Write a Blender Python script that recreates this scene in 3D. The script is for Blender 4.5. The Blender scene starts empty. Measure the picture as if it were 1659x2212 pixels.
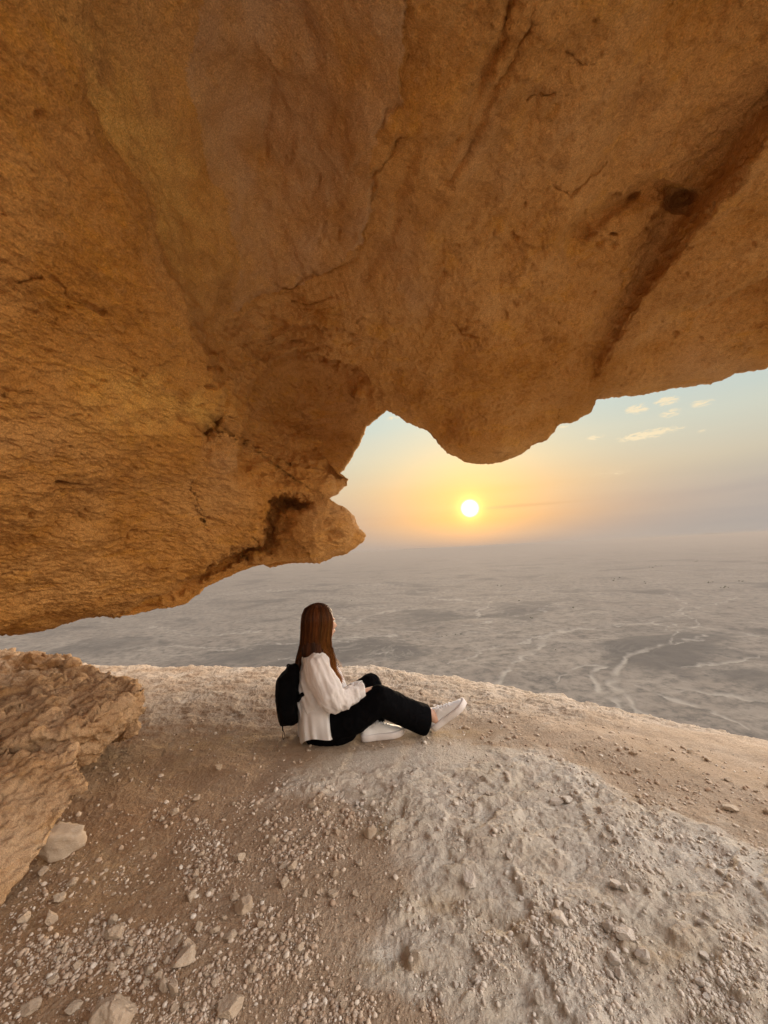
import bpy, bmesh, math, random
import numpy as np
from mathutils import Vector, Matrix
random.seed(7)
rng = np.random.default_rng(7)
scene = bpy.context.scene
COL = scene.collection

# ------------------------------------------------------------------ camera
F, CX, CY = 830.0, 829.5, 1106.0          # focal length and centre, for a frame 1659 x 2212
CAMZ = 1.18
PITCH, ROLL = math.radians(5.8), math.radians(2.9)
fw = np.array([0, math.cos(PITCH), math.sin(PITCH)])
r0 = np.array([1.0, 0, 0]); u0 = np.array([0, -math.sin(PITCH), math.cos(PITCH)])
RT = math.cos(ROLL) * r0 - math.sin(ROLL) * u0
UP = math.sin(ROLL) * r0 + math.cos(ROLL) * u0
CAM = np.array([0, 0, CAMZ])
cam_d = bpy.data.cameras.new("camera"); cam = bpy.data.objects.new("camera", cam_d); COL.objects.link(cam)
cam_d.sensor_fit = 'VERTICAL'; cam_d.sensor_height = 36.0; cam_d.lens = 36.0 * F / 2212.0
cam_d.clip_start = 0.02; cam_d.clip_end = 200000
cam.matrix_world = Matrix(((RT[0], UP[0], -fw[0], 0), (RT[1], UP[1], -fw[1], 0), (RT[2], UP[2], -fw[2], CAMZ), (0, 0, 0, 1)))
scene.camera = cam

def pdir(px, py):
    px = np.asarray(px, float); py = np.asarray(py, float)
    a = (px - CX) / F; b = (CY - py) / F
    return fw + a[..., None] * RT + b[..., None] * UP
def unit(v): return v / np.linalg.norm(v, axis=-1, keepdims=True)
def proj(d):
    z = d @ fw; zz = np.where(z > 0.02, z, 0.02)
    return CX + F * (d @ RT) / zz, CY - F * (d @ UP) / zz, z > 0.05
def at_depth(px, py, y):                      # point seen at px,py whose world y is y
    d = pdir(px, py); return CAM + d * (y / d[..., 1:2] if d.ndim > 1 else y / d[1])
def on_plane(px, py, z=0.0):
    d = pdir(px, py); t = (z - CAMZ) / d[..., 2]
    return CAM + d * (t[..., None] if d.ndim > 1 else t)

# ------------------------------------------------------------------ light
sun_dir = unit(pdir(1015, 1098))
SUN_EL = math.asin(sun_dir[2]); SUN_AZ = math.atan2(sun_dir[0], sun_dir[1])
sl = bpy.data.lights.new("sun", 'SUN'); sl.energy = 2.2; sl.angle = math.radians(5); sl.color = (1.0, 0.74, 0.48)
so = bpy.data.objects.new("sun", sl); COL.objects.link(so)
so.rotation_euler = Vector(tuple(-sun_dir)).to_track_quat('-Z', 'Y').to_euler()
scene.view_settings.view_transform = 'Standard'; scene.view_settings.look = 'None'
scene.view_settings.exposure = 0.32; scene.view_settings.gamma = 1.0
scene.cycles.use_denoising = True
try: scene.cycles.denoiser = 'OPENIMAGEDENOISE'
except Exception: pass
scene.cycles.max_bounces = 8; scene.cycles.diffuse_bounces = 5; scene.cycles.volume_bounces = 1
scene.cycles.sample_clamp_indirect = 6

class NT:
    def __init__(s, tree): s.t = tree; s.n = tree.nodes; s.l = tree.links
    def new(s, typ, **kw):
        n = s.n.new(typ)
        for k, v in kw.items(): setattr(n, k, v)
        return n
    def put(s, sock, v):
        if hasattr(v, 'links') or isinstance(v, bpy.types.NodeSocket): s.l.new(v, sock)
        else: sock.default_value = v
    def m(s, op, a, b=None, c=None, clamp=False):
        n = s.new('ShaderNodeMath', operation=op); n.use_clamp = clamp
        s.put(n.inputs[0], a)
        if b is not None: s.put(n.inputs[1], b)
        if c is not None: s.put(n.inputs[2], c)
        return n.outputs[0]
    def vm(s, op, a, b=None, scale=None):
        n = s.new('ShaderNodeVectorMath', operation=op); s.put(n.inputs[0], a)
        if b is not None: s.put(n.inputs[1], b)
        if scale is not None: s.put(n.inputs['Scale'], scale)
        return n.outputs['Value'] if op in ('DOT_PRODUCT', 'LENGTH') else n.outputs['Vector']
    def mix(s, f, a, b, mode='MIX', clamp=False):
        n = s.new('ShaderNodeMix', data_type='RGBA', blend_type=mode)
        s.put(n.inputs[0], f)
        for i, v in ((6, a), (7, b)):
            if isinstance(v, tuple) and len(v) == 3: v = (*v, 1)
            s.put(n.inputs[i], v)
        return n.outputs[2]
    def ramp(s, f, stops, interp='LINEAR'):
        n = s.new('ShaderNodeValToRGB'); r = n.color_ramp; r.interpolation = interp
        while len(r.elements) < len(stops): r.elements.new(0.5)
        for e, (p, c) in zip(r.elements, stops):
            e.position = p; e.color = (c, c, c, 1) if isinstance(c, (int, float)) else (*c, 1)
        s.put(n.inputs[0], f); return n.outputs[0]
    def maprange(s, v, a, b, c=0.0, d=1.0, interp='LINEAR'):
        n = s.new('ShaderNodeMapRange', interpolation_type=interp)
        s.put(n.inputs['Value'], v)
        for k, x in (('From Min', a), ('From Max', b), ('To Min', c), ('To Max', d)): s.put(n.inputs[k], x)
        return n.outputs['Result']
    def noise(s, vec, scale, detail=4, rough=0.55, dist=0.0, lac=2.0):
        n = s.new('ShaderNodeTexNoise'); s.put(n.inputs['Vector'], vec)
        n.inputs['Scale'].default_value = scale; n.inputs['Detail'].default_value = detail
        n.inputs['Roughness'].default_value = rough; n.inputs['Distortion'].default_value = dist
        return n.outputs['Fac']
    def mapping(s, vec, scale=(1, 1, 1), rot=(0, 0, 0), loc=(0, 0, 0)):
        n = s.new('ShaderNodeMapping'); s.put(n.inputs['Vector'], vec)
        n.inputs['Scale'].default_value = scale; n.inputs['Rotation'].default_value = rot; n.inputs['Location'].default_value = loc
        return n.outputs[0]

w = bpy.data.worlds.new("World"); scene.world = w; w.use_nodes = True
W = NT(w.node_tree); W.n.clear()
tc = W.new('ShaderNodeTexCoord'); V = W.vm('NORMALIZE', tc.outputs['Generated'])
sx = W.new('ShaderNodeSeparateXYZ'); W.l.new(V, sx.inputs[0]); X, Y, Z = sx.outputs
EL = W.m('ARCSINE', Z); AZ = W.m('ARCTAN2', X, Y)
sd = W.vm('DOT_PRODUCT', V, tuple(sun_dir)); ang = W.m('ARCCOSINE', W.m('MINIMUM', sd, 1.0))
daz = W.m('ABSOLUTE', W.m('SUBTRACT', AZ, SUN_AZ))
nearS = W.m('EXPONENT', W.m('MULTIPLY', W.m('POWER', W.m('DIVIDE', daz, math.radians(17)), 1.6), -1.0))
rr = lambda d: max(0.0, math.radians(d) / (math.pi / 2))
Eh = W.m('DIVIDE', EL, math.pi / 2, clamp=True)
far = W.ramp(Eh, [(0, (.335, .305, .28)), (rr(1.2), (.325, .30, .28)), (rr(2.5), (.31, .29, .28)), (rr(5), (.34, .31, .29)), (rr(9), (.46, .42, .33)), (rr(14), (.47, .50, .43)),
                  (rr(19), (.40, .50, .50)), (rr(26), (.20, .36, .48)), (rr(45), (.28, .42, .55)), (1, (.30, .42, .54))])
near = W.ramp(Eh, [(0, (.37, .285, .235)), (rr(1.5), (.43, .285, .20)), (rr(4), (.60, .30, .11)), (rr(8), (.66, .37, .13)), (rr(12), (.63, .49, .27)),
                   (rr(18), (.52, .56, .46)), (rr(26), (.50, .60, .60)), (rr(45), (.30, .42, .52)), (1, (.30, .42, .52))])
skyc = W.mix(nearS, far, near)
# light haze streaks
cvec = W.new('ShaderNodeCombineXYZ'); W.l.new(AZ, cvec.inputs[0]); W.l.new(W.m('MULTIPLY', EL, 9.0), cvec.inputs[1])
st = W.noise(cvec.outputs[0], 3.0, 5, 0.55, 0.4)
skyc = W.mix(W.maprange(st, .35, .75, 0.0, .10), skyc, (.70, .55, .38))
# small clouds: (px,py,half width px,half height px,strength)
cv2 = W.new('ShaderNodeCombineXYZ'); W.l.new(AZ, cv2.inputs[0]); W.l.new(W.m('MULTIPLY', EL, 2.6), cv2.inputs[1])
cn = W.noise(cv2.outputs[0], 62.0, 6, 0.62, 0.5)
clouds = [(1378, 883, 26, 10, 1.0), (1440, 866, 30, 9, .95), (1446, 893, 26, 10, .8), (1516, 871, 26, 7, 1.0), (1400, 938, 72, 9, 1.0), (1285, 945, 20, 6, .9),
          (1518, 931, 14, 4, .6), (1320, 1022, 70, 13, .45), (1290, 1028, 60, 9, .35), (848, 903, 18, 6, .7), (1216, 922, 22, 5, .6), (1190, 1040, 120, 7, .2), (1130, 1000, 50, 4, .2)]
cov = None
for (px, py, a, b, s) in clouds:
    d = unit(pdir(px, py)); az = math.atan2(d[0], d[1]); el = math.asin(d[2])
    sa = abs(math.atan2(*(pdir(px + a, py)[:2])) - az) ; sb = b / F * 0.8
    tilt = 0.02
    u = W.m('DIVIDE', W.m('SUBTRACT', AZ, az), sa); v = W.m('DIVIDE', W.m('SUBTRACT', EL, W.m('MULTIPLY_ADD', W.m('SUBTRACT', AZ, az), tilt, el)), sb)
    g = W.m('EXPONENT', W.m('MULTIPLY', W.m('ADD', W.m('MULTIPLY', u, u), W.m('MULTIPLY', v, v)), -0.7))
    g = W.m('MULTIPLY', g, s)
    cov = g if cov is None else W.m('MAXIMUM', cov, g)
cm = W.maprange(W.m('MULTIPLY', W.maprange(cov, .12, .9, 0, 1), W.m('MULTIPLY', W.m('SUBTRACT', cn, .28), 3.2)), .18, .75, 0, 1, 'SMOOTHSTEP')
skyc = W.mix(W.m('MULTIPLY', cm, .85), skyc, (.74, .61, .40))
# thin dark bar beside the sun
for (px, py, a, b, s) in [(1100, 1094, 60, 3.0, .9), (1175, 1089, 60, 2.0, .3), (985, 1107, 40, 2.0, .25)]:
    d = unit(pdir(px, py)); az = math.atan2(d[0], d[1]); el = math.asin(d[2])
    u = W.m('DIVIDE', W.m('SUBTRACT', AZ, az), a / F); v = W.m('DIVIDE', W.m('SUBTRACT', EL, el), b / F)
    g = W.m('MULTIPLY', W.m('EXPONENT', W.m('MULTIPLY', W.m('ADD', W.m('MULTIPLY', u, u), W.m('MULTIPLY', v, v)), -0.9)), s)
    skyc = W.mix(g, skyc, (.42, .25, .14))
# aureole and disc of the sun
glow = W.m('EXPONENT', W.m('DIVIDE', ang, -math.radians(2.6)))
glow2 = W.m('EXPONENT', W.m('DIVIDE', ang, -math.radians(9)))
disc = W.maprange(ang, math.radians(.35), math.radians(1.45), 1.0, 0.0, 'SMOOTHSTEP')
skyc = W.mix(1.0, skyc, W.mix(W.m('EXPONENT', W.m('MULTIPLY', W.m('POWER', W.m('DIVIDE', ang, math.radians(1.25)), 1.6), -1.0)), (0, 0, 0), (1.6, .80, .18)), 'ADD')
skyc = W.mix(1.0, skyc, W.mix(glow, (0, 0, 0), (.42, .16, .0)), 'ADD')
skyc = W.mix(1.0, skyc, W.mix(glow2, (0, 0, 0), (.06, .025, .0)), 'ADD')
skyc = W.mix(disc, skyc, (6.0, 5.2, 3.6))
# unseen sky brightened right and overhead, dimmed behind: added to light ledge and rock
SKYBOOST = 1.0
hi = W.m('ADD', W.maprange(EL, math.radians(32), math.radians(60), 0, 1, 'SMOOTHSTEP'), W.maprange(Y, .5, .1, 0, 1, 'SMOOTHSTEP'), clamp=True)
skyc = W.mix(hi, skyc, W.mix(W.m('MULTIPLY', W.maprange(X, -.35, .75, 0, 1, 'SMOOTHSTEP'), W.m('MULTIPLY', W.maprange(Y, -.75, -.1, .35, 1), W.maprange(EL, math.radians(8), math.radians(26), .85, 1))), (.30, .25, .20), W.mix(W.maprange(EL, math.radians(6), math.radians(28), 0, 1), (3.6, 2.45, 1.25), (5.0, 4.85, 4.8))))
below = W.maprange(EL, -0.005, -0.02, 0, 1); skyc = W.mix(below, skyc, (.38, .32, .27))
bg = W.new('ShaderNodeBackground'); W.l.new(skyc, bg.inputs[0]); bg.inputs[1].default_value = SKYBOOST
ns = W.new('ShaderNodeTexSky', sky_type='NISHITA'); ns.sun_disc = False; ns.sun_elevation = SUN_EL; ns.sun_rotation = SUN_AZ; ns.dust_density = 4.0
bg2 = W.new('ShaderNodeBackground'); W.l.new(ns.outputs[0], bg2.inputs[0]); bg2.inputs[1].default_value = 0.006
# Nishita for the physical part of the sky, the dusty evening air and the boosted unseen sky added to it
ad = W.new('ShaderNodeAddShader'); W.l.new(bg.outputs[0], ad.inputs[0]); W.l.new(bg2.outputs[0], ad.inputs[1])
wo = W.new('ShaderNodeOutputWorld'); W.l.new(ad.outputs[0], wo.inputs[0])

# ------------------------------------------------------------------ helpers
def _h(ix, iy, iz, seed):
    h = (ix.astype(np.uint32) * np.uint32(374761393) + iy.astype(np.uint32) * np.uint32(668265263) + iz.astype(np.uint32) * np.uint32(2246822519) + np.uint32(seed * 977 + 13))
    h ^= h >> np.uint32(13); h *= np.uint32(1274126177); h ^= h >> np.uint32(16); h *= np.uint32(2654435769); h ^= h >> np.uint32(15)
    return h
_G = np.array([(1,1,0),(-1,1,0),(1,-1,0),(-1,-1,0),(1,0,1),(-1,0,1),(1,0,-1),(-1,0,-1),(0,1,1),(0,-1,1),(0,1,-1),(0,-1,-1),(1,1,0),(-1,1,0),(0,-1,1),(0,-1,-1)], np.float32)
def gnoise(P, seed=0):
    P = np.asarray(P, np.float32); i = np.floor(P); f = P - i; i = i.astype(np.int64)
    w = f * f * f * (f * (f * 6 - 15) + 10); out = np.zeros(P.shape[:-1], np.float32)
    for a in (0, 1):
        for b in (0, 1):
            for c in (0, 1):
                g = _G[_h(i[..., 0] + a, i[..., 1] + b, i[..., 2] + c, seed) & np.uint32(15)]
                d = g[..., 0] * (f[..., 0] - a) + g[..., 1] * (f[..., 1] - b) + g[..., 2] * (f[..., 2] - c)
                out += d * (w[..., 0] if a else 1 - w[..., 0]) * (w[..., 1] if b else 1 - w[..., 1]) * (w[..., 2] if c else 1 - w[..., 2])
    return out
def fbm(P, scale, octs=4, seed=0, gain=.5, ridge=False):
    P = np.asarray(P, np.float32) * scale; s = 0; a = 1.0; tot = 0
    for k in range(octs):
        n = gnoise(P + 17.3 * k, seed + k)
        if ridge: n = 1 - 2.2 * np.abs(n)
        s = s + a * n; tot += a; a *= gain; P = P * 2.03
    return s / tot
def sstep(x, a, b):
    t = np.clip((x - a) / (b - a), 0, 1); return t * t * (3 - 2 * t)
def P3(x, y, z=0): return np.stack([x, y, np.broadcast_to(z, np.shape(x))], -1)
def polydist(px, py, pts):
    """distance, signed side (+ = right of travel in picture axes) and 0..1 position along a polyline"""
    best = np.full(px.shape, 1e9, np.float32); side = np.ones(px.shape, np.float32); pos = np.zeros(px.shape, np.float32)
    pts = np.asarray(pts, float); L = np.r_[0, np.cumsum(np.hypot(*(pts[1:] - pts[:-1]).T))]; tot = L[-1]
    for k in range(len(pts) - 1):
        a, b = pts[k], pts[k + 1]; e = b - a; l2 = e @ e
        dx = px - a[0]; dy = py - a[1]; t = np.clip((dx * e[0] + dy * e[1]) / l2, 0, 1)
        d = np.hypot(dx - t * e[0], dy - t * e[1]); m = d < best
        best = np.where(m, d, best); cr = e[0] * dy - e[1] * dx
        side = np.where(m, np.sign(cr), side); pos = np.where(m, (L[k] + t * math.sqrt(l2)) / tot, pos)
    return best, side, pos
def in_poly(x, y, pts):
    ins = np.zeros(np.shape(x), bool); n = len(pts)
    for k in range(n):
        x1, y1 = pts[k]; x2, y2 = pts[(k + 1) % n]
        c = ((y1 > y) != (y2 > y)) & (x < (x2 - x1) * (y - y1) / ((y2 - y1) or 1e-9) + x1); ins ^= c
    return ins
def raw_mesh(name, verts, faces, smooth=True):
    me = bpy.data.meshes.new(name); verts = np.asarray(verts, np.float32).reshape(-1, 3)
    faces = np.asarray(faces, np.int32); k = faces.shape[1]
    me.vertices.add(len(verts)); me.vertices.foreach_set('co', verts.ravel())
    me.loops.add(faces.size); me.loops.foreach_set('vertex_index', faces.ravel())
    me.polygons.add(len(faces)); me.polygons.foreach_set('loop_start', np.arange(0, faces.size, k, dtype=np.int32))
    me.polygons.foreach_set('use_smooth', np.full(len(faces), smooth)); me.update(calc_edges=True); return me
def grid_faces(m, n, flip=False, off=0):
    i = np.arange((m - 1) * (n - 1)); r, c = i // (n - 1), i % (n - 1); a = r * n + c + off
    f = np.stack([a, a + 1, a + n + 1, a + n], 1); return f[:, ::-1] if flip else f
def add_col(me, name, arr):
    at = me.attributes.new(name, 'FLOAT_COLOR', 'POINT'); arr = np.asarray(arr, np.float32)
    if arr.shape[1] == 3: arr = np.c_[arr, np.ones(len(arr), np.float32)]
    at.data.foreach_set('color', arr.astype(np.float32).ravel())
def link(name, me, mat=None, parent=None, label=None, cat=None, group=None, kind=None):
    o = bpy.data.objects.new(name, me); COL.objects.link(o)
    if mat is not None and me is not None and not me.materials: me.materials.append(mat)
    if parent is not None: o.parent = parent
    for k, v in (('label', label), ('category', cat), ('group', group), ('kind', kind)):
        if v: o[k] = v
    return o
def principled(name, rough=.9, spec=.25):
    m = bpy.data.materials.new(name); m.use_nodes = True; T = NT(m.node_tree)
    b = T.n['Principled BSDF']; b.inputs['Roughness'].default_value = rough; b.inputs['Specular IOR Level'].default_value = spec
    return m, T, b
def bump(T, b, pairs, dist=1.0):
    prev = None
    for h, s, d in pairs:
        n = T.new('ShaderNodeBump'); n.inputs['Strength'].default_value = s; n.inputs['Distance'].default_value = d
        T.put(n.inputs['Height'], h)
        if prev is not None: T.l.new(prev, n.inputs['Normal'])
        prev = n.outputs[0]
    T.l.new(prev, b.inputs['Normal'])

def rock_material(name, base, light, dark, ochre, scale=1.0, attr=True, bs=1.0):
    m, T, b = principled(name, .93, .15)
    co = T.new('ShaderNodeTexCoord').outputs['Object']
    n1 = T.noise(co, 1.6 * scale, 6, .6, .5); n2 = T.noise(co, 6 * scale, 6, .62, .3); n3 = T.noise(co, 34 * scale, 5, .65); n4 = T.noise(co, 170 * scale, 3, .6)
    nw = T.noise(T.mapping(co, (1, 1, 3.2), (.35, .2, 0)), 4.5 * scale, 7, .65, .6)
    c = T.mix(T.maprange(n1, .35, .65), base, light)
    c = T.mix(T.maprange(nw, .52, .74, 0, .75), c, ochre)
    c = T.mix(T.maprange(n2, .56, .74, 0, .6), c, dark)
    c = T.mix(T.maprange(T.noise(T.mapping(co, (1, 1, 2), (.5, .1, 0)), 2.6 * scale, 9, .72, .2), .54, .70, 0, .45), c, dark)
    c = T.mix(T.maprange(n3, .50, .72, 0, .50), c, light)
    c = T.mix(T.maprange(n3, .47, .30, 0, .45), c, dark)
    if attr:
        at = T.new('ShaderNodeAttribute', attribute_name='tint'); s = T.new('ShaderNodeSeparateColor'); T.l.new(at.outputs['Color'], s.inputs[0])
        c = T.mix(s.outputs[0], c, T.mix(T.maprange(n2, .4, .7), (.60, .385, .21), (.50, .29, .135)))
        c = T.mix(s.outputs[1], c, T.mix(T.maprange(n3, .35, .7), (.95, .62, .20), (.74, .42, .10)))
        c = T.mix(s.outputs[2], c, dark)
    g = T.mix(1.0, c, T.ramp(n4, [(.3, .70), (.7, 1.25)]), 'MULTIPLY')
    T.l.new(g, b.inputs['Base Color'])
    vo = T.new('ShaderNodeTexVoronoi', feature='F1'); vo.inputs['Scale'].default_value = 22 * scale
    T.l.new(T.vm('ADD', co, T.vm('SCALE', T.new('ShaderNodeTexNoise').outputs['Color'], scale=.05)), vo.inputs['Vector'])
    bump(T, b, [(n2, .5 * bs, .05 / scale), (n3, .8 * bs, .018 / scale), (n4, .8 * bs, .0045 / scale)])
    return m
M = {}
M['cave'] = rock_material('cave_rock', (.52, .25, .06), (.66, .375, .14), (.26, .11, .03), (.68, .34, .055))
M['outcrop'] = rock_material('outcrop_rock', (.50, .31, .16), (.64, .46, .30), (.27, .12, .05), (.58, .34, .13), 1.7, attr=False, bs=1.3)
# ------------------------------------------------------------------ the overhanging rock
edge_px = [(5000,-3500),(3300,-900),(2500,120),(2000,620),(1800,742),(1659,792),(1591,806),(1534,832),(1500,835),(1454,839),(1397,852),(1340,859),(1289,863),(1278,875),(1275,890),(1249,907),
 (1198,922),(1198,932),(1181,949),(1147,962),(1141,970),(1112,986),(1084,997),(1044,1002),(1007,999),(970,980),(947,960),(930,937),(901,922),(861,900),(835,888),
 (824,898),(792,921),(780,953),(760,988),(732,1026),(740,1032),(752,1036),(750,1048),(730,1068),(705,1081),(687,1082),(700,1086),(720,1093),(750,1103),(765,1116),
 (772,1136),(791,1158),(787,1166),(775,1178),(750,1196),(720,1203),(695,1216),(650,1217),(610,1221),(590,1227),(575,1221),(540,1226),(520,1238),(465,1258),(442,1271),
 (425,1286),(400,1303),(370,1312),(340,1316),(280,1331),(230,1331),(170,1337),(90,1361),(0,1371),(-150,1398),(-600,1480),(-1600,1640),(-4000,2000)]
e = np.array(edge_px, float); eu = unit(pdir(e[:, 0], e[:, 1]))
seg = np.arccos(np.clip((eu[1:] * eu[:-1]).sum(1), -1, 1)); L = np.r_[0, np.cumsum(seg)]
inview = (L > L[5] - .05) & (L < L[-5] + .05)
dl = np.arange(0, L[-1], .0006)
wts = np.where((dl > L[4]) & (dl < L[-4]), 1.0, .22); cw = np.cumsum(wts); cw /= cw[-1]
NS = 1500; ls = np.interp(np.linspace(0, 1, NS), cw, dl)
ed = unit(np.stack([np.interp(ls, L, eu[:, k]) for k in range(3)], 1))
jit = fbm(P3(ls * 38, ls * 0, 3.0), 1.0, 4, 50) * .007 + fbm(P3(ls * 160, ls * 0, 9.0), 1.0, 3, 51) * .0028
def gsm(a, s):
    k = np.arange(-int(3 * s), int(3 * s) + 1); g = np.exp(-.5 * (k / s) ** 2); g /= g.sum()
    p = np.pad(a, ((len(k) // 2,) * 2, (0, 0)), mode='edge'); return np.stack([np.convolve(p[:, j], g, 'valid') for j in range(a.shape[1])], 1)
es = unit(gsm(ed, 34)); em = unit(gsm(ed, 9))
tang = np.gradient(es, axis=0); nrm = unit(np.cross(es, unit(tang))); ed = unit(ed + nrm * jit[:, None])
key_px = [(5000, 49), (1659, 54), (1270, 68), (1044, 90), (835, 120), (750, 138), (790, 149), (575, 156), (400, 162), (0, 171), (-4000, 186)]
idx = [0, 5, 14, 23, 30, 37, 47, 56, 62, 69, len(e) - 1]
psi = np.radians(np.interp(ls, [L[i] for i in idx], [k[1] for k in key_px])); psi = gsm(psi[:, None], 30)[:, 0]
OFF = math.radians(104)
outd = math.cos(OFF) * fw + math.sin(OFF) * (np.cos(psi)[:, None] * RT + np.sin(psi)[:, None] * UP)
NT_ = 720
om = np.arccos(np.clip((es * outd).sum(1), -1, 1))
u1 = (np.arange(46) / 46.) ** 1.7 * .055
tt = np.r_[u1, np.linspace(.055, 1, NT_ - 46)]
A = om[:, None]; T_ = tt[None, :]
dirs = (np.sin((1 - T_) * A)[..., None] * es[:, None] + np.sin(T_ * A)[..., None] * outd[:, None]) / np.sin(A)[..., None]
wb = np.exp(-(T_ / .13) ** 1.5)[..., None]; wc = np.exp(-(T_ / .035) ** 1.3)[..., None]
dirs = unit(dirs + wb * (em - es)[:, None] + wc * (ed - em)[:, None])
angoff = T_ * A
# distance to the rock: inverse distances interpolated between known spots
cp = [(829,0,1.85),(829,400,2.25),(829,700,2.95),(829,-600,1.7),(1040,960,3.75),(1040,800,3.3),(1040,500,2.6),(1250,880,3.7),(835,885,4.15),(1430,830,3.8),(1659,790,3.8),
      (1659,500,3.0),(1659,150,2.5),(1300,600,2.8),(1250,200,2.2),(2600,450,3.4),(2200,0,2.6),(4200,150,3.2),
      (400,640,2.12),(300,380,1.9),(180,0,1.72),(0,0,1.75),(0,400,1.75),(450,350,2.45),(380,60,2.1),(600,250,2.45),(620,0,2.15),(0,800,1.85),(200,850,2.0),(0,1100,2.2),(0,1365,3.15),(300,1080,2.5),(300,1310,3.25),(560,1215,3.45),
      (785,1160,3.3),(690,1140,3.1),(600,1000,3.0),(740,1030,3.5),(420,840,2.2),(520,690,2.85),(480,940,2.7),(640,830,3.45),(560,480,2.7),(700,500,2.65),(780,950,3.9),(680,950,3.3),
      (-600,1470,2.9),(-600,900,1.8),(-1600,1640,2.5),(-1500,600,1.8),(-4000,2000,2.2)]
cpd = unit(pdir([c[0] for c in cp], [c[1] for c in cp])); cpv = [1 / c[2] for c in cp]
extra = [((0, -.3, 1), 1.75), ((.8, -.4, .8), 2.4), ((-.8, -.4, .6), 1.9), ((0, -.9, .6), 2.2), ((1, -.2, .35), 3.0), ((-1, -.35, .1), 2.1)]
cpd = np.r_[cpd, unit(np.array([x[0] for x in extra], float))]; cpv = np.r_[cpv, [1 / x[1] for x in extra]]
K = np.linalg.norm(cpd[:, None] - cpd[None], axis=-1) ** 1.0
n_ = len(cpd); Am = np.zeros((n_ + 4, n_ + 4)); Am[:n_, :n_] = K + np.eye(n_) * -.01; Am[:n_, n_] = 1; Am[:n_, n_ + 1:] = cpd; Am[n_:, :n_] = Am[:n_, n_:].T
sol = np.linalg.solve(Am, np.r_[cpv, 0, 0, 0, 0])
def base_dist(d):
    sh = d.shape[:-1]; d = d.reshape(-1, 3); out = np.empty(len(d))
    for s in range(0, len(d), 60000):
        q = d[s:s + 60000]; r = np.linalg.norm(q[:, None] - cpd[None], axis=-1)
        r = np.sqrt(r * r + .05 ** 2)
        out[s:s + 60000] = r @ sol[:n_] + sol[n_] + q @ sol[n_ + 1:]
    return (1 / np.clip(out, .2, .7)).reshape(sh)
D = base_dist(dirs)
px, py, ok = proj(dirs); px = np.where(ok, px, 1e5); py = np.where(ok, py, -1e5)
far_ = (np.abs(px - 830) > 1700) | (np.abs(py - 700) > 1700)
wx = fbm(dirs, 9, 3, 5) * 46; wy = fbm(dirs, 9, 3, 8) * 46; wf = fbm(dirs, 45, 3, 9) * 15; wg = fbm(dirs, 45, 3, 19) * 15
PX, PY = px + wx * .5 + wf, py + wy * .5 + wg
off = np.zeros_like(D); off2 = np.zeros_like(D)
tint = np.zeros(D.shape + (3,), np.float32)
def along(pos, vals):
    return np.interp(pos, np.linspace(0, 1, len(vals)), vals)
def step_f(pts, amp, width, fall, sgn=1):
    d, s, p = polydist(PX, PY, pts); sdist = d * s * sgn
    wd = along(p, width) if np.ndim(width) else width; am = along(p, amp) if np.ndim(amp) else amp
    return am * sstep(sdist, -wd * .5, wd) * np.exp(-np.clip(sdist, 0, None) / fall), d, s * sgn, p
def groove_f(pts, amp, width):
    d, s, p = polydist(PX, PY, pts); am = along(p, amp) if np.ndim(amp) else amp; wd = along(p, width) if np.ndim(width) else width
    return am * np.exp(-(d / wd) ** 2), d
# left mass standing in front of the ceiling
o_, d_, s_, p_ = step_f([(60,-60),(150,100),(240,260),(330,450),(395,610),(428,700),(448,760),(468,835),(450,880),(415,925),(420,960)], [.05,.09,.15,.20,.23,.25,.27,.22,.05], [150,140,130,115,95,45,16,12,20], 330, -1)
off += o_
tint[..., 1] += np.clip(np.exp(-(np.clip(d_ * s_, 0, 1e4) / 130) ** 2) * (s_ > 0) * along(p_, [.2, .4, .8, .95, .9, .5, .1, 0, 0]), 0, 1) * .85  # golden tint on the face turned to the opening: its light put into colour
# the arched recess
d_, s_, p_ = polydist(PX, PY, [(505,1100),(515,1000),(522,940),(530,890),(545,830),(590,792),(640,772),(700,776),(760,798),(840,850),(870,880)])
sdb = d_ * s_; off += .34 * sstep(sdb, -10, 11) * (.72 + .28 * (1 - np.exp(-np.clip(sdb, 0, 1e4) / 50))) * (1 - sstep(PY, 920, 1080)) * (1 - sstep(PX, 720, 845))
for pts, am in (([(500,900),(505,840),(530,780),(590,748),(650,737),(720,742),(800,772),(880,830)], [0,.03,.045,.055,.05,.04,.03,0]), ([(470,850),(480,790),(520,735),(590,708),(670,700),(760,708),(850,750)], [0,.03,.05,.05,.04,.03,0]),
                ([(450,760),(490,700),(560,672),(650,657),(760,652)], [0,.05,.05,.04,0]), ([(560,960),(590,900),(650,860),(720,850),(790,870)], [0,.03,.04,.03,0])):
    o_, d_, s_, p_ = step_f(pts, am, 6, 34, 1); off += o_
o_, d_, s_, p_ = step_f([(440,720),(500,690),(560,690),(640,700),(720,715)], [.0,.05,.06,.05,0], 12, 60, 1); off += o_
o_, d_, s_, p_ = step_f([(500,760),(560,735),(620,735),(690,740)], [.0,.05,.05,0], 8, 50, 1); off += o_
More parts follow.
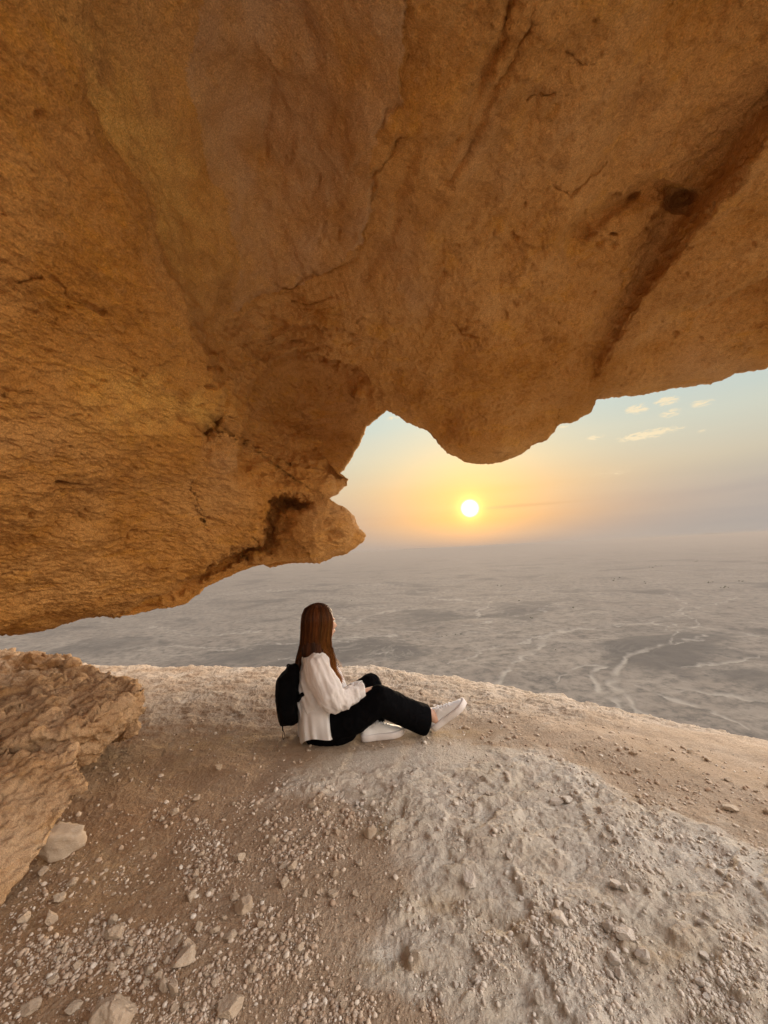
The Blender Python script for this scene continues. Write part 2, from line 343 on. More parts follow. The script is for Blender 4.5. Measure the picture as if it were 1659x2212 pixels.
# thin slab of the ceiling bounded by the long crack
for pts, am in (([(870,-80),(878,40),(880,120),(868,200),(860,232),(832,240),(806,285)], .022), ([(872,294),(850,300),(838,335),(802,385),(798,440),(798,460)], .02),
                ([(800,470),(785,525),(768,565),(700,578),(650,590),(612,615),(560,642),(515,665),(470,682),(430,712)], .035)):
    o_, d_, s_, p_ = step_f(pts, am, 5, 130, -1); pass
    off2 += o_ * 1.1 + .034 * np.exp(-(d_ / 4.0) ** 2)
for pts in ([(630,652),(660,650),(690,640),(735,636)], [(640,768),(700,745),(760,740)], [(1195,395),(1225,420),(1260,395),(1310,355)], [(1215,95),(1250,122),(1280,118)], [(1140,215),(1165,210),(1190,190)],
            [(110,600),(150,650),(190,665),(225,680)], [(30,610),(80,600)], [(10,850),(60,845)], [(980,690),(1010,720),(1030,715)]):
    g, d_ = groove_f(pts, .03, 4.6); off2 += g
# deep crevice on the right and the lobes below it
o_, d_, s_, p_ = step_f([(1760,170),(1659,262),(1610,330),(1570,385),(1500,478),(1440,580),(1400,640),(1350,700),(1300,780),(1280,840)], [.14,.20,.25,.28,.29,.29,.27,.22,.12,.0], [40,46,50,54,56,50,42,34,26,24], 210, 1); off += o_
dk_, sk_, pk_ = d_, s_, p_
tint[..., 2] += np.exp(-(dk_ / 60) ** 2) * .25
o_, d_, s_, p_ = step_f([(1720,500),(1659,560),(1600,610),(1540,645),(1450,690),(1360,740),(1310,800)], [.08,.10,.10,.07,.05,.03,0], 12, 90, -1); off += o_
o_, d_ = groove_f([(1480,440),(1430,400),(1350,430),(1280,480),(1230,540),(1220,600)], [.1,.06,.07,.07,.05,.02], 26); off += o_
# soft folds in the ceiling
for pts, am, wd in (([(1115,-80),(1085,40),(1040,130),(1015,220),(975,300),(930,345)], [.05,.07,.06,.05,.04,.0], 17), ([(1140,0),(1100,110),(1050,200),(1000,330),(960,390)], .035, 12), ([(1000,470),(950,540),(930,640),(900,700)], .03, 20),
                    ([(580,150),(560,330)], .02, 18), ([(560,-60),(540,120),(620,330),(680,420)], [.0,.03,.03,.0], 40), ([(900,300),(860,420),(850,520),(790,600)], .025, 16), ([(300,1330),(440,1240),(560,1180),(620,1120)], [.0,.1,.12,.05], 12),
                    ([(940,860),(975,905),(1000,950)], [.0,.06,.0], 22), ([(505,740),(488,820),(482,900),(492,1000),(505,1080)], [-.03,-.08,-.09,-.07,.0], 30), ([(0,640),(140,700),(300,760),(420,800)], .04, 40)):
    g, d_ = groove_f(pts, am, wd); off2 += g * 1.2
# underside ledge and the nose
o_, d_, s_, p_ = step_f([(120,1350),(250,1330),(330,1290),(425,1232),(500,1195),(560,1172),(575,1120),(590,1085),(612,1074),(690,1084)], [.0,.06,.12,.16,.16,.17,.20,.20,.15,.0], [14,12,10,9,8,8,9,9,8,8], 75, 1); off += o_
g, d_ = groove_f([(588,1180),(582,1130),(598,1090),(640,1080),(680,1083)], [.04,.09,.11,.07,.02], 13); off += g
g, d_ = groove_f([(612,1074),(660,1086),(690,1086)], [.12,.1,.0], 9); off += g
g, d_ = groove_f([(700,1010),(735,1024)], .06, 12); off += g
for (x, y, r, a) in [(1110,657,7,.05),(1372,420,16,.10),(1425,465,12,.06),(1328,510,9,.07),(716,1160,17,.10),(770,1150,10,.05),(1275,508,22,.06),(1255,490,12,.05),(1295,535,12,.04),(1115,395,5,.03),(1395,350,14,.05),(880,360,7,.04),(455,905,16,.12),(430,930,22,.15),(1480,300,26,.06),(705,1130,12,.05),
                     (1004,700,11,.05),(1020,560,5,.03),(190,150,16,.05),(662,968,24,.05)]:
    off2 += .7 * a * np.exp(-((PX - x) ** 2 + ((PY - y) * 1.5) ** 2) / (r * r))
off = off * 1.7 + off2 * D / 2.6; off[far_] = 0
# pale slab tint and yellow patches (colour of the stone itself)
slab = in_poly(PX, PY, [(470,-100),(880,-100),(876,120),(860,232),(806,285),(800,460),(785,540),(700,578),(600,625),(500,672),(510,560),(430,330),(380,150)])
tint[..., 0] += slab * .8
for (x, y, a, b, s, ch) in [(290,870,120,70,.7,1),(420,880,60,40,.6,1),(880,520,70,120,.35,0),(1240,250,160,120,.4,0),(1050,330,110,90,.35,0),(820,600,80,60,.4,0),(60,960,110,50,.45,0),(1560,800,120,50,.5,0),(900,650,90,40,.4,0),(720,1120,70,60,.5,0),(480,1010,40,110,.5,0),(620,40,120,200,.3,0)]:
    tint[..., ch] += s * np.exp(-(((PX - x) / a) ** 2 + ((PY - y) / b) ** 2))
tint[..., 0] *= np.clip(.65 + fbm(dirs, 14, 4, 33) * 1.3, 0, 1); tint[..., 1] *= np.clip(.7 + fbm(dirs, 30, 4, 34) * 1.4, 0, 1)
tint = np.clip(tint, 0, 1)
# rounded lip
q = np.clip(angoff / .085, 0, 1); lip = .30 * (1 - np.sqrt(np.clip(1 - (1 - q) ** 2, 0, 1)))
Pf = CAM + dirs * (D + off + lip)[..., None]
def normals(P):
    a = np.gradient(P, axis=0); b = np.gradient(P, axis=1); n = unit(np.cross(a, b) + 1e-12)
    s = np.sign(((CAM - P) * n).sum(-1, keepdims=True)); return n * np.where(s == 0, 1, s)
N = normals(CAM + dirs * (D + lip)[..., None]) * .6 + normals(CAM + dirs * (D + lip + off * .25)[..., None]) * .4; N = unit(N)
lowleft = sstep(py, 700, 1000) * sstep(-px, -700, -350)
smooth = sstep(-np.hypot((px - 700) / 400, (py - 250) / 420), -1.1, -.6) * (1 - lowleft)
rough = 1 - .62 * smooth
Q = Pf * np.array([1, 1, 2.4])
Qs = Pf @ np.array([[1.0, .2, -.14], [-.2, 1, -.12], [0, -.3, 1]]) * np.array([1.0, 1.0, 3.6])      # bedding planes
# streaks in the ceiling running away from the viewer
sa = np.arctan2(px - 450, 780 - py)
n = fbm(Pf, 1.5, 4, 11) * .13 + (fbm(Q, 4.2, 5, 12, .55) * .046 + fbm(Q, 16, 5, 13, .66) * .022) * rough
flake = fbm(Qs, 7, 4, 14, .55, ridge=True)
n = n + (np.clip(flake - .45, 0, 1) * -.006) * (.35 + .9 * lowleft) * rough
Qc = Pf @ np.array([[1.0, .15, -.14], [-.15, 1, -.12], [-.1, -.25, 1]]) * np.array([1.0, 1.0, 5.5])
for sc_, th_, am_, sd_ in ((4.2, .31, .42, 61), (9, .34, .22, 64)):
    ck = np.clip(fbm(Qc, sc_, 3, sd_, .6) - th_, 0, .25); n = n - ck * am_ * (.25 + lowleft) * sstep(fbm(Pf, 2.2, 2, sd_ + 9), -.25, .2)
pl = fbm(Qs, 5, 4, 15); n = n + (np.floor(pl * 7 + .3 * fbm(Pf, 30, 2, 16)) / 7 - pl) * .022 * rough
pit = np.clip(fbm(Pf, 13, 3, 21) - .33, 0, 1); n = n - pit * .16 * rough
n = n + fbm(Pf, 55, 3, 17, .65) * .0085 * (.4 + rough)
edgefade = .30 + .70 * sstep(angoff, 0, .07)
Pf = Pf + N * (n * edgefade)[..., None]
# outer skin of the rock
tb = np.r_[0, np.array([.002, .006, .012, .02, .035, .055, .09, .14, .2, .3, .4, .5, .62, .75, .88, 1.0])]; TB = tb[None, :]
db = (np.sin((1 - TB) * A)[..., None] * es[:, None] + np.sin(TB * A)[..., None] * outd[:, None]) / np.sin(A)[..., None]
db = unit(db + np.exp(-(TB / .13) ** 1.5)[..., None] * (em - es)[:, None] + np.exp(-(TB / .035) ** 1.3)[..., None] * (ed - em)[:, None]); ab = TB * A
qb = np.clip(ab / .085, 0, 1); Db = base_dist(db) + .30 * (1 - np.sqrt(np.clip(1 - (1 - qb) ** 2, 0, 1))) + .55 * np.sqrt(ab / .085) * .8 + 1.6 * ab
Pb = CAM + db * Db[..., None]; Pb = Pb + unit(Pb - CAM) * (fbm(Pb, 1.5, 4, 40) * .25 * sstep(ab, 0, .2))[..., None]
Pb[:, 0] = Pf[:, 0]
m1 = NS * NT_; nb = len(tb)
V_ = np.r_[Pf.reshape(-1, 3), Pb.reshape(-1, 3)]
me = raw_mesh('rock_overhang', V_, np.r_[grid_faces(NS, NT_), grid_faces(NS, nb, True, m1)])
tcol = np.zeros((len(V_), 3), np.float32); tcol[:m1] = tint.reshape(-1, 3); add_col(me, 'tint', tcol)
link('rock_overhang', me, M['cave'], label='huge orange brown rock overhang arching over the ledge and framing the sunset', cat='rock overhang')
del dirs, D, off, Pf, Pb, N, Q, Qs, PX, PY
# ------------------------------------------------------------------ the ledge (ground)
EDGE = np.array([(-14,6.2),(-8,5.4),(-4.6,4.95),(-3.0,4.5),(-1.7,4.35),(-.43,4.08),(.35,3.68),(1.02,3.16),(1.4,2.8),(1.69,2.5),(2.09,2.12),(2.75,1.45),(3.4,.4),(3.8,-1),(4.2,-4),(4.4,-9)], float)
EDGE_POLY = [tuple(p) for p in EDGE] + [(-14, -9)]
px_bed = [(560,1700),(700,1625),(1000,1590),(1180,1650),(1330,1730),(1659,1810),(2300,2000),(2300,2700),(1150,2700),(1020,2230),(900,2160),(790,2130),(860,1960),(930,1880),(880,1810),(760,1770)]
def edge_s(x, y):
    best = np.full(np.shape(x), 1e9)
    for k in range(len(EDGE) - 1):
        a, b = EDGE[k], EDGE[k + 1]; e_ = b - a; t = np.clip(((x - a[0]) * e_[0] + (y - a[1]) * e_[1]) / (e_ @ e_), 0, 1)
        best = np.minimum(best, np.hypot(x - a[0] - t * e_[0], y - a[1] - t * e_[1]))
    return np.where(in_poly(x, y, EDGE_POLY), -best, best)
def ppx(x, y):
    return proj(P3(x, y, 0.0) - CAM)
def bed_mask(x, y):
    qx, qy, okk = ppx(x, y); qx = np.where(okk, qx, 0) ; qy = np.where(okk, qy, 5000)
    P = P3(x, y, 0.0); nx = fbm(P, 1.6, 4, 60) * 160; ny = fbm(P, 1.6, 4, 61) * 120
    k = 0
    for dx, dy in ((0, 0), (22, 0), (-22, 0), (0, 18), (0, -18), (45, 10), (-45, -10), (30, -30), (-30, 30)):
        k = k + in_poly(qx + nx + dx, qy + ny + dy, px_bed)
    m = k / 9.0; m = sstep(m + fbm(P, 7, 5, 63, .65) * .75, .0, 1.0)
    far_rough = sstep(y, 2.6, 3.0)
    return np.clip(m + .55 * far_rough * (.4 + fbm(P, 2.5, 3, 62)), 0, 1) * okk
def ground_z(x, y, fine=True):
    x = np.asarray(x, float); y = np.asarray(y, float)
    s = edge_s(x, y) + fbm(P3(x, y, 0.), 1.1, 5, 70, .6) * .22 + fbm(P3(x, y, 0.), 9., 3, 71) * .03
    so_ = np.clip(s, 0, None); z = -.30 * so_ ** 1.5 - 30 * np.clip(so_ - .8, 0, None) ** 2
    z = z - .05 * sstep(s, -.5, 0)
    P = P3(x, y, 0.); m = bed_mask(x, y)
    rise = .03 * fbm(P, .8, 3, 72); z = z + rise
    # bedrock humps with sharper upper rims
    h = fbm(P + .12 * P3(fbm(P, 3, 2, 90), fbm(P, 3, 2, 91)), 2.6, 5, 73, .5)
    rid = fbm(P * np.array([1.0, 1.6, 1]), 4.2, 5, 74, .55, ridge=True)
    ter = h * 4; tf = np.floor(ter); ter = (tf + sstep(ter - tf, .0, .45)) / 5
    z = z + m * (.075 * ter + .012 * (rid - .5) + .020 * fbm(P * np.array([1., 1.5, 1]), 8.5, 4, 95, .58) + .006 * fbm(P, 26, 3, 75, .6)) + (1 - m) * (.020 * h + .006 * fbm(P, 14, 4, 76, .6))
    # layered strip in the distance
    L2 = P @ np.array([[1, .2, 0], [-.2, 1, 0], [0, 0, 1]]) * np.array([1., 2.2, 1.])
    fr = sstep(y, 2.45, 3.1); st_ = fbm(L2, 3.2, 5, 77, .6) * 4; sf = np.floor(st_); z = z + fr * ((sf + sstep(st_ - sf, 0, .35)) / 4 * .05) + fr * .03 * fbm(P, 7, 4, 96, .6)
    if fine:
        z = z + .0035 * fbm(P, 60, 3, 78, .65) + (1 - m) * .0028 * fbm(P, 110, 2, 79, .7)
    z = z - .035 * np.exp(-(((x + .48) / .35) ** 2 + ((y - 2.42) / .3) ** 2)) * 0
    flat = np.exp(-((np.clip(np.abs(x + .02) - .45, 0, 9) / .16) ** 2 + (np.clip(np.abs(y - 2.47) - .10, 0, 9) / .16) ** 2))
    zf = -.0005 + .004 * fbm(P, 18, 3, 80) + .002 * fbm(P, 60, 3, 81)
    return z * (1 - flat) + zf * flat
az_f = np.radians(np.linspace(-52, 52, 1050)); az_b = np.radians(np.linspace(53.5, 360 - 53.5, 110))
azs = np.r_[az_f, az_b, az_f[0] + 2 * math.pi]
rad = np.r_[.02, .3, .55, np.geomspace(.75, 6.3, 760), np.linspace(6.5, 13, 40)]
GX = np.sin(azs)[:, None] * rad[None]; GY = np.cos(azs)[:, None] * rad[None]
GX[-1] = GX[0]; GY[-1] = GY[0]
GZ = ground_z(GX, GY)
me = raw_mesh('ground', np.stack([GX, GY, GZ], -1).reshape(-1, 3), grid_faces(len(azs), len(rad)))
gm = bed_mask(GX, GY); Pg = P3(GX, GY, 0.)
qx, qy, okk = ppx(GX, GY)
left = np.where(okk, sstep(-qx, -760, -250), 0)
yel = np.zeros_like(gm)
for (x, y, a, b, s) in [(820,1790,40,30,.9),(960,1950,90,25,.8),(1100,2000,80,30,.7),(850,2090,70,30,.9),(1450,2060,160,40,.6),(720,1590,60,14,.9),(500,1600,120,25,.8),(960,1585,70,12,.9),(230,1900,120,80,.6),(60,1990,120,60,.5),(300,1640,200,60,.6)]:
    yel += s * np.exp(-(((qx - x) / a) ** 2 + ((qy - y) / b) ** 2))
yel = np.clip(yel * (.6 + fbm(Pg, 6, 3, 82)), 0, 1) * okk
add_col(me, 'tint', np.stack([gm, left, yel], -1).reshape(-1, 3))
m, T, b = principled('ledge_ground', .95, .12); M['ground'] = m
co = T.new('ShaderNodeTexCoord').outputs['Object']
at = T.new('ShaderNodeAttribute', attribute_name='tint'); s = T.new('ShaderNodeSeparateColor'); T.l.new(at.outputs['Color'], s.inputs[0])
n1 = T.noise(co, 3.0, 6, .62, .4); n2 = T.noise(co, 14, 6, .65, .2); n3 = T.noise(co, 70, 5, .7); n4 = T.noise(co, 260, 3, .7)
dirt = T.mix(T.maprange(n1, .35, .65), (.43, .315, .215), (.51, .39, .285))
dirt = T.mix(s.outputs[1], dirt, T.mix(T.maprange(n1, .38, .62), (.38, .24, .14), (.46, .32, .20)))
dirt = T.mix(T.maprange(n3, .52, .72, 0, .6), dirt, (.50, .40, .31)); dirt = T.mix(T.maprange(n4, .56, .72, 0, .45), dirt, (.20, .12, .08))
bed = T.mix(T.maprange(n1, .36, .62), (.61, .53, .425), (.67, .605, .52)); bed = T.mix(T.maprange(n2, .5, .72, 0, .6), bed, (.48, .36, .28)); bed = T.mix(T.maprange(n3, .55, .75, 0, .4), bed, (.70, .66, .60))
c = T.mix(s.outputs[0], dirt, bed); c = T.mix(T.m('MULTIPLY', s.outputs[2], T.maprange(n2, .35, .6)), c, (.52, .37, .20))
T.l.new(c, b.inputs['Base Color'])
bump(T, b, [(n2, .5, .02), (n3, .9, .014), (n4, .9, .004)])
link('ground', me, m, kind='structure')

# ------------------------------------------------------------------ the desert plain far below
PZ = -260.0
pa = np.radians(np.linspace(-56, 56, 1000)); pr = np.r_[60., 150, np.geomspace(260, 9000, 720), np.geomspace(9200, 90000, 60)]
X_ = np.sin(pa)[:, None] * pr[None]; Y_ = np.cos(pa)[:, None] * pr[None]; PP = P3(X_, Y_, 0.)
h = fbm(PP, 1 / 1400., 5, 100) * 26 + fbm(PP * np.array([1., 1.8, 1]), 1 / 320., 4, 101) * 7 + fbm(PP, 1 / 90., 4, 141, .6) * 2.5
farh = sstep(pr[None], 14000, 22000) * np.clip(fbm(PP, 1 / 9000., 4, 102) + .12, 0, 1) * 700
Z_ = PZ + h + farh
wx_ = fbm(PP, 1 / 420., 4, 103) * 260; wy_ = fbm(PP, 1 / 420., 4, 104) * 260
PW = np.stack([PP[..., 0] + wx_, PP[..., 1] * 1.0 + wy_, np.zeros_like(wx_)], -1)
net = np.abs(fbm(PW, 1 / 800., 3, 105)); n2_ = np.abs(fbm(PW, 1 / 260., 3, 106))
wadi = (np.clip(1 - net / .012, 0, 1) * .45 + np.clip(1 - n2_ / .03, 0, 1) * .35) * sstep(fbm(PP, 1 / 1500., 3, 120), -.1, .3)
qx, qy, okk = proj(np.stack([X_, Y_, np.full_like(X_, PZ)], -1) - CAM)
wj = fbm(PP, 1 / 110., 5, 107) * 2.6; wk = fbm(PP, 1 / 110., 5, 117) * 2.6;  wl = fbm(PP, 1 / 32., 4, 127) * 2; wm = fbm(PP, 1 / 32., 4, 128) * 2; brk = .2 + .75 * sstep(fbm(PP, 1 / 55., 4, 118), -.22, .12)
for pts, wd in (([(1084,1262),(1055,1308),(1027,1333)], [1,3,5]), ([(1480,1325),(1403,1350),(1329,1359),(1260,1365),(1192,1373),(1158,1402),(1118,1425),(1100,1452),(1084,1468),(1060,1490)], [1,2,2,2,3,4,6,5,7,9]),
                ([(1440,1280),(1477,1302),(1468,1322),(1505,1342),(1517,1359),(1465,1373),(1448,1396),(1397,1408),(1357,1420),(1338,1450),(1320,1475),(1352,1500),(1366,1530),(1374,1570)], [1,3,3,2,3,3,3,4,6,10,14,10,7,9]),
                ([(1312,1436),(1280,1462),(1295,1490),(1330,1520),(1356,1560)], [5,8,9,7,6]), ([(1370,1480),(1450,1512),(1540,1535),(1620,1580)], [3,4,4,3]), ([(1480,1445),(1560,1440),(1640,1425)], [2,4,3]),
                ([(730,1330),(760,1345),(830,1320),(900,1312)], [4,2,3,2]), ([(750,1268),(850,1262),(880,1260)], [1,2,1]), ([(560,1395),(700,1385),(860,1372)], [2,3,2]), ([(330,1352),(430,1372),(560,1365)], [2,2,2]), ([(940,1290),(1000,1296),(1040,1300)], [2,4,2]), ([(450,1285),(560,1278),(700,1272)], [1,2,1]), ([(1210,1305),(1180,1320),(1130,1330),(1060,1345),(1000,1352)], [1,2,2,2,1]), ([(1600,1285),(1560,1300),(1500,1318),(1480,1330)], [1,2,2,2]), ([(1659,1380),(1600,1372),(1540,1380),(1480,1392),(1452,1400)], [2,2,2,3,3]), ([(1192,1373),(1150,1385),(1090,1392),(1030,1410),(960,1432)], [2,2,2,2,1]), ([(1403,1350),(1440,1362),(1490,1352)], [2,2,1]), ([(1312,1442),(1270,1440),(1230,1452),(1200,1475)], [3,3,2,2]), ([(1420,1500),(1480,1490),(1560,1500),(1659,1520)], [3,3,3,2]), ([(1366,1530),(1400,1545),(1450,1575)], [4,4,3]), ([(860,1400),(820,1412),(770,1418)], [1,2,1]), ([(740,1395),(690,1402),(640,1418),(600,1420)], [1,2,2,1]), ([(300,1400),(380,1392),(470,1402),(540,1398)], [1,2,2,1]), ([(1100,1225),(1180,1222),(1260,1214)], [1,1,1])):
    d_, s_, p_ = polydist(qx + wj * 7 + wl * 7, qy + wk * 3.5 + wm * 4.5, pts); wd_ = along(p_, wd)
    wadi = np.maximum(wadi, np.clip(1.35 - d_ * 1.25 / wd_, 0, 1) * brk * .95)
drk = sstep(fbm(PW, 1 / 420., 5, 108, .6), .02, .30)
dn = fbm(PW * np.array([1, 1.4, 1]), 1 / 240., 6, 131, .62); wadi = np.maximum(wadi, np.clip(1 - np.abs(dn) / .035, 0, 1) * .38 * sstep(fbm(PP, 1 / 700., 3, 132), -.2, .25))
wadi = np.clip(wadi, 0, 1); Z_ = Z_ - wadi * 2
wadi *= okk
me = raw_mesh('desert_plain', np.stack([X_, Y_, Z_], -1).reshape(-1, 3), grid_faces(len(pa), len(pr)))
add_col(me, 'tint', np.stack([wadi, drk, np.zeros_like(drk)], -1).reshape(-1, 3))
m, T, b = principled('plain_ground', .95, .1)
co = T.new('ShaderNodeTexCoord').outputs['Object']
at = T.new('ShaderNodeAttribute', attribute_name='tint'); s = T.new('ShaderNodeSeparateColor'); T.l.new(at.outputs['Color'], s.inputs[0])
n1 = T.noise(T.mapping(co, (1, 1.2, 1)), .006, 10, .68, .6); n2 = T.noise(co, .045, 8, .72)
c = T.mix(T.maprange(n1, .35, .65), (.165, .135, .11), (.225, .19, .155)); c = T.mix(T.m('MULTIPLY', s.outputs[1], .85), c, (.07, .062, .056)); c = T.mix(T.maprange(n2, .44, .64, 0, .9), c, (.07, .062, .055))
c = T.mix(T.m('MULTIPLY', T.m('MULTIPLY', s.outputs[0], .75), T.maprange(n2, .3, .6, .4, 1)), c, (.36, .315, .26)); T.l.new(c, b.inputs['Base Color'])
link('desert_plain', me, m, kind='structure')
del PP, PW, X_, Y_, Z_, h, net, n2_
# far scrub on the plain
bm = bmesh.new(); UR = np.random.default_rng(9)
for (qx_, qy_, k_) in [(1407,1227,3),(1326,1254,3),(1338,1252,2),(1504,1215,3),(1568,1271,5),(1602,1259,5),(1562,1273,3),(1083,1268,3),(1152,1338,2),(1240,1316,2),(961,1378,2),(985,1376,2),(1420,1224,2),(1385,1262,2),(1540,1262,4),(760,1300,1),(1200,1410,1),(1120,1300,1)]:
    for _ in range(k_):
        g_ = on_plane(qx_ + UR.normal(0, 5), qy_ + UR.normal(0, 1.2), PZ); r_s = g_[1] / F * UR.uniform(.7, 1.5)
        bmesh.ops.create_icosphere(bm, subdivisions=2, radius=1, matrix=Matrix.Translation(Vector((g_[0], g_[1], PZ + 8 + r_s * .3))) @ Matrix.Diagonal((r_s * 1.5, r_s, r_s * .7, 1)))
me = bpy.data.meshes.new('desert_scrub'); bm.to_mesh(me); bm.free()
m, T, b = principled('scrub', .9, .1); co = T.new('ShaderNodeTexCoord').outputs['Object']; T.l.new(T.mix(T.noise(co, .2, 4), (.05, .055, .03), (.10, .10, .06)), b.inputs['Base Color'])
link('desert_scrub', me, m, kind='stuff')
# haze
bm = bmesh.new(); bmesh.ops.create_cube(bm, size=1.0)
for v in bm.verts:
    v.co = Vector((v.co.x * 200000, v.co.y * 200000, -380 if v.co.z < 0 else 14))
me = bpy.data.meshes.new('haze'); bm.to_mesh(me); bm.free()
m = bpy.data.materials.new('haze_air'); m.use_nodes = True; T = NT(m.node_tree); T.n.clear()
pv = T.new('ShaderNodeVolumePrincipled'); pv.inputs['Density'].default_value = 1.5e-4; pv.inputs['Color'].default_value = (.39, .355, .33, 1); pv.inputs['Anisotropy'].default_value = .2
ou = T.new('ShaderNodeOutputMaterial'); T.l.new(pv.outputs[0], ou.inputs['Volume'])
link('haze', me, m, kind='stuff')
# ------------------------------------------------------------------ blobs turned into one continuous skin
def tmp_obj(me):
    o = bpy.data.objects.new('tmp', me); COL.objects.link(o); return o
def skin(me, voxel, smooth=4, sfac=.5):
    o = tmp_obj(me); r = o.modifiers.new('r', 'REMESH'); r.mode = 'VOXEL'; r.voxel_size = voxel; r.use_smooth_shade = True
    if smooth:
        s = o.modifiers.new('s', 'SMOOTH'); s.iterations = smooth; s.factor = sfac
    dg = bpy.context.evaluated_depsgraph_get(); dg.update(); out = bpy.data.meshes.new_from_object(o.evaluated_get(dg))
    bpy.data.objects.remove(o); bpy.data.meshes.remove(me); return out
def mesh_co(me):
    a = np.empty(len(me.vertices) * 3, np.float32); me.vertices.foreach_get('co', a); return a.reshape(-1, 3)
def mesh_no(me):
    a = np.empty(len(me.vertices) * 3, np.float32); me.vertices.foreach_get('normal', a); return a.reshape(-1, 3)
def set_co(me, c):
    me.vertices.foreach_set('co', np.asarray(c, np.float32).ravel()); me.update()
def smooth_all(me): me.polygons.foreach_set('use_smooth', np.ones(len(me.polygons), bool))

# ------------------------------------------------------------------ the outcrop on the left
def pz(px, py, z): return on_plane(px, py, z)
def hull_bm(bm, pts):
    vs = [bm.verts.new(tuple(p)) for p in pts]
    r = bmesh.ops.convex_hull(bm, input=vs)
    for g in set(r['geom_interior']) | set(r['geom_unused']):
        if isinstance(g, bmesh.types.BMVert) and g.is_valid: bm.verts.remove(g)
bm = bmesh.new()
def sh(p, dx=0, dy=0, z=None): q = np.array(p, float); q[0] += dx; q[1] += dy; q[2] = z if z is not None else q[2]; return q
# main slab, undercut towards the ground
rim = [pz(316,1486,.40), pz(247,1526,.40), pz(196,1561,.39), pz(118,1584,.38), pz(0,1604,.37), pz(240,1452,.40), pz(177,1440,.42), pz(60,1436,.42), (-4.6,3.2,.46), (-4.4,1.6,.42)]
low = [pz(314,1528,.29), pz(299,1556,.25), pz(250,1578,.22), pz(218,1607,.14), pz(184,1645,.10), (-2.0,1.75,-.1), (-2.3,2.6,-.1), (-4.4,2.8,-.1), (-4.4,1.5,-.1)]
hull_bm(bm, rim + low)
# nearest lobe
lob = [pz(0,1636,.34), pz(70,1628,.345), pz(147,1617,.33), pz(184,1652,.31), pz(195,1669,.28), pz(186,1696,.25), pz(147,1737,.20), pz(126,1768,.17), pz(84,1820,.12), pz(46,1862,.09), pz(30,1903,.06), pz(20,1935,.04), pz(-10,1968,.0),
       (-2.6,1.7,.36), (-2.6,.9,-.1), (-1.75,1.0,-.15), (-1.95,1.5,-.1), (-2.1,1.75,-.1)]
hull_bm(bm, lob)
# slab lying on the far side
hull_bm(bm, [pz(0,1404,.50), pz(80,1407,.50), pz(145,1413,.49), pz(178,1434,.46), pz(150,1443,.42), pz(0,1437,.42), pz(60,1418,.50), (-4.8,3.4,.52), (-4.6,2.9,.40), (-3.2,3.0,.36), (-2.9,3.0,.36), (-4.8,3.9,.3)])
# the small knob under the corner
hull_bm(bm, [pz(314,1525,.30), pz(318,1535,.26), pz(306,1560,.2), pz(286,1586,.13), pz(262,1586,.12), pz(250,1566,.22), (-1.95,2.65,.05), (-1.75,2.6,.05), (-1.9,2.75,.3)])
me = bpy.data.meshes.new('o'); bm.to_mesh(me); bm.free()
me = skin(me, .0105, 3); me.name = 'rock_outcrop'
c = mesh_co(me); n = mesh_no(me)
Qs = c @ np.array([[1.0, .1, 0], [-.1, 1, .15], [0, -.15, 1]]) * np.array([1.0, 1.0, 3.0]); Qs = Qs.astype(np.float32)
top = np.clip(n[:, 2], 0, 1)
d = fbm(c, 3.5, 4, 201) * .03 + fbm(Qs, 6, 5, 202, .62) * .040 + fbm(c * np.array([1,1,2.0], np.float32), 24, 5, 203, .7) * .036
pl = fbm(Qs, 6, 4, 205); d += (np.floor(pl * 6) / 6 - pl) * .03
def cells(c, sc, seed):
    q = np.floor(c * np.array(sc)).astype(np.int64); return (_h(q[:, 0], q[:, 1], q[:, 2], seed) & np.uint32(1023)).astype(np.float32) / 1023 - .5
wpx = np.stack([fbm(c, 4, 3, 210), fbm(c, 4, 3, 211), fbm(c, 4, 3, 212) * .35], 1) * .35
d += cells(c + wpx, (3.2, 4.1, 13), 5) * .05 + cells(c + wpx * 1.3, (8, 7, 26), 6) * .022
d += top * (fbm(c, 11, 4, 206, .6) * .035) + fbm(c, 60, 3, 207, .65) * .007
# broken face of the lobe: streaks running down it
lb = (1 - sstep(c[:, 1], 1.62, 1.75)) * 1.0
d = d * (1 - .35 * lb)
set_co(me, c + n * d[:, None].astype(np.float32) * 1.0)
smooth_all(me)
link('rock_outcrop', me, M['outcrop'], label='layered brown rock outcrop at the left with a rough flat top and an undercut side', cat='rock outcrop')

# ------------------------------------------------------------------ stones
m, T, b = principled('pale_stone', .92, .15); M['stone'] = m
co = T.new('ShaderNodeTexCoord').outputs['Object']; oi = T.new('ShaderNodeObjectInfo').outputs['Random']
n1 = T.noise(co, 1.5, 5, .6); n2 = T.noise(co, 6, 5, .65); n3 = T.noise(co, 22, 4, .7)
c_ = T.mix(T.maprange(n1, .35, .65), (.55, .46, .36), (.45, .355, .265)); c_ = T.mix(T.maprange(n2, .5, .7, 0, .7), c_, (.64, .56, .46)); c_ = T.mix(T.maprange(n3, .55, .75, 0, .5), c_, (.34, .25, .17))
c_ = T.mix(T.maprange(oi, 0, 1, 0, .5), c_, (.42, .31, .22)); T.l.new(c_, b.inputs['Base Color']); bump(T, b, [(n2, .5, .006), (n3, .6, .002)])
def ico(sub):
    bm = bmesh.new(); bmesh.ops.create_icosphere(bm, subdivisions=sub, radius=1); bm.verts.ensure_lookup_table()
    v = np.array([x.co[:] for x in bm.verts]); f = np.array([[y.index for y in x.verts] for x in bm.faces]); bm.free(); return v, f
ICO = {k: ico(k) for k in (1, 2, 3, 4, 5)}
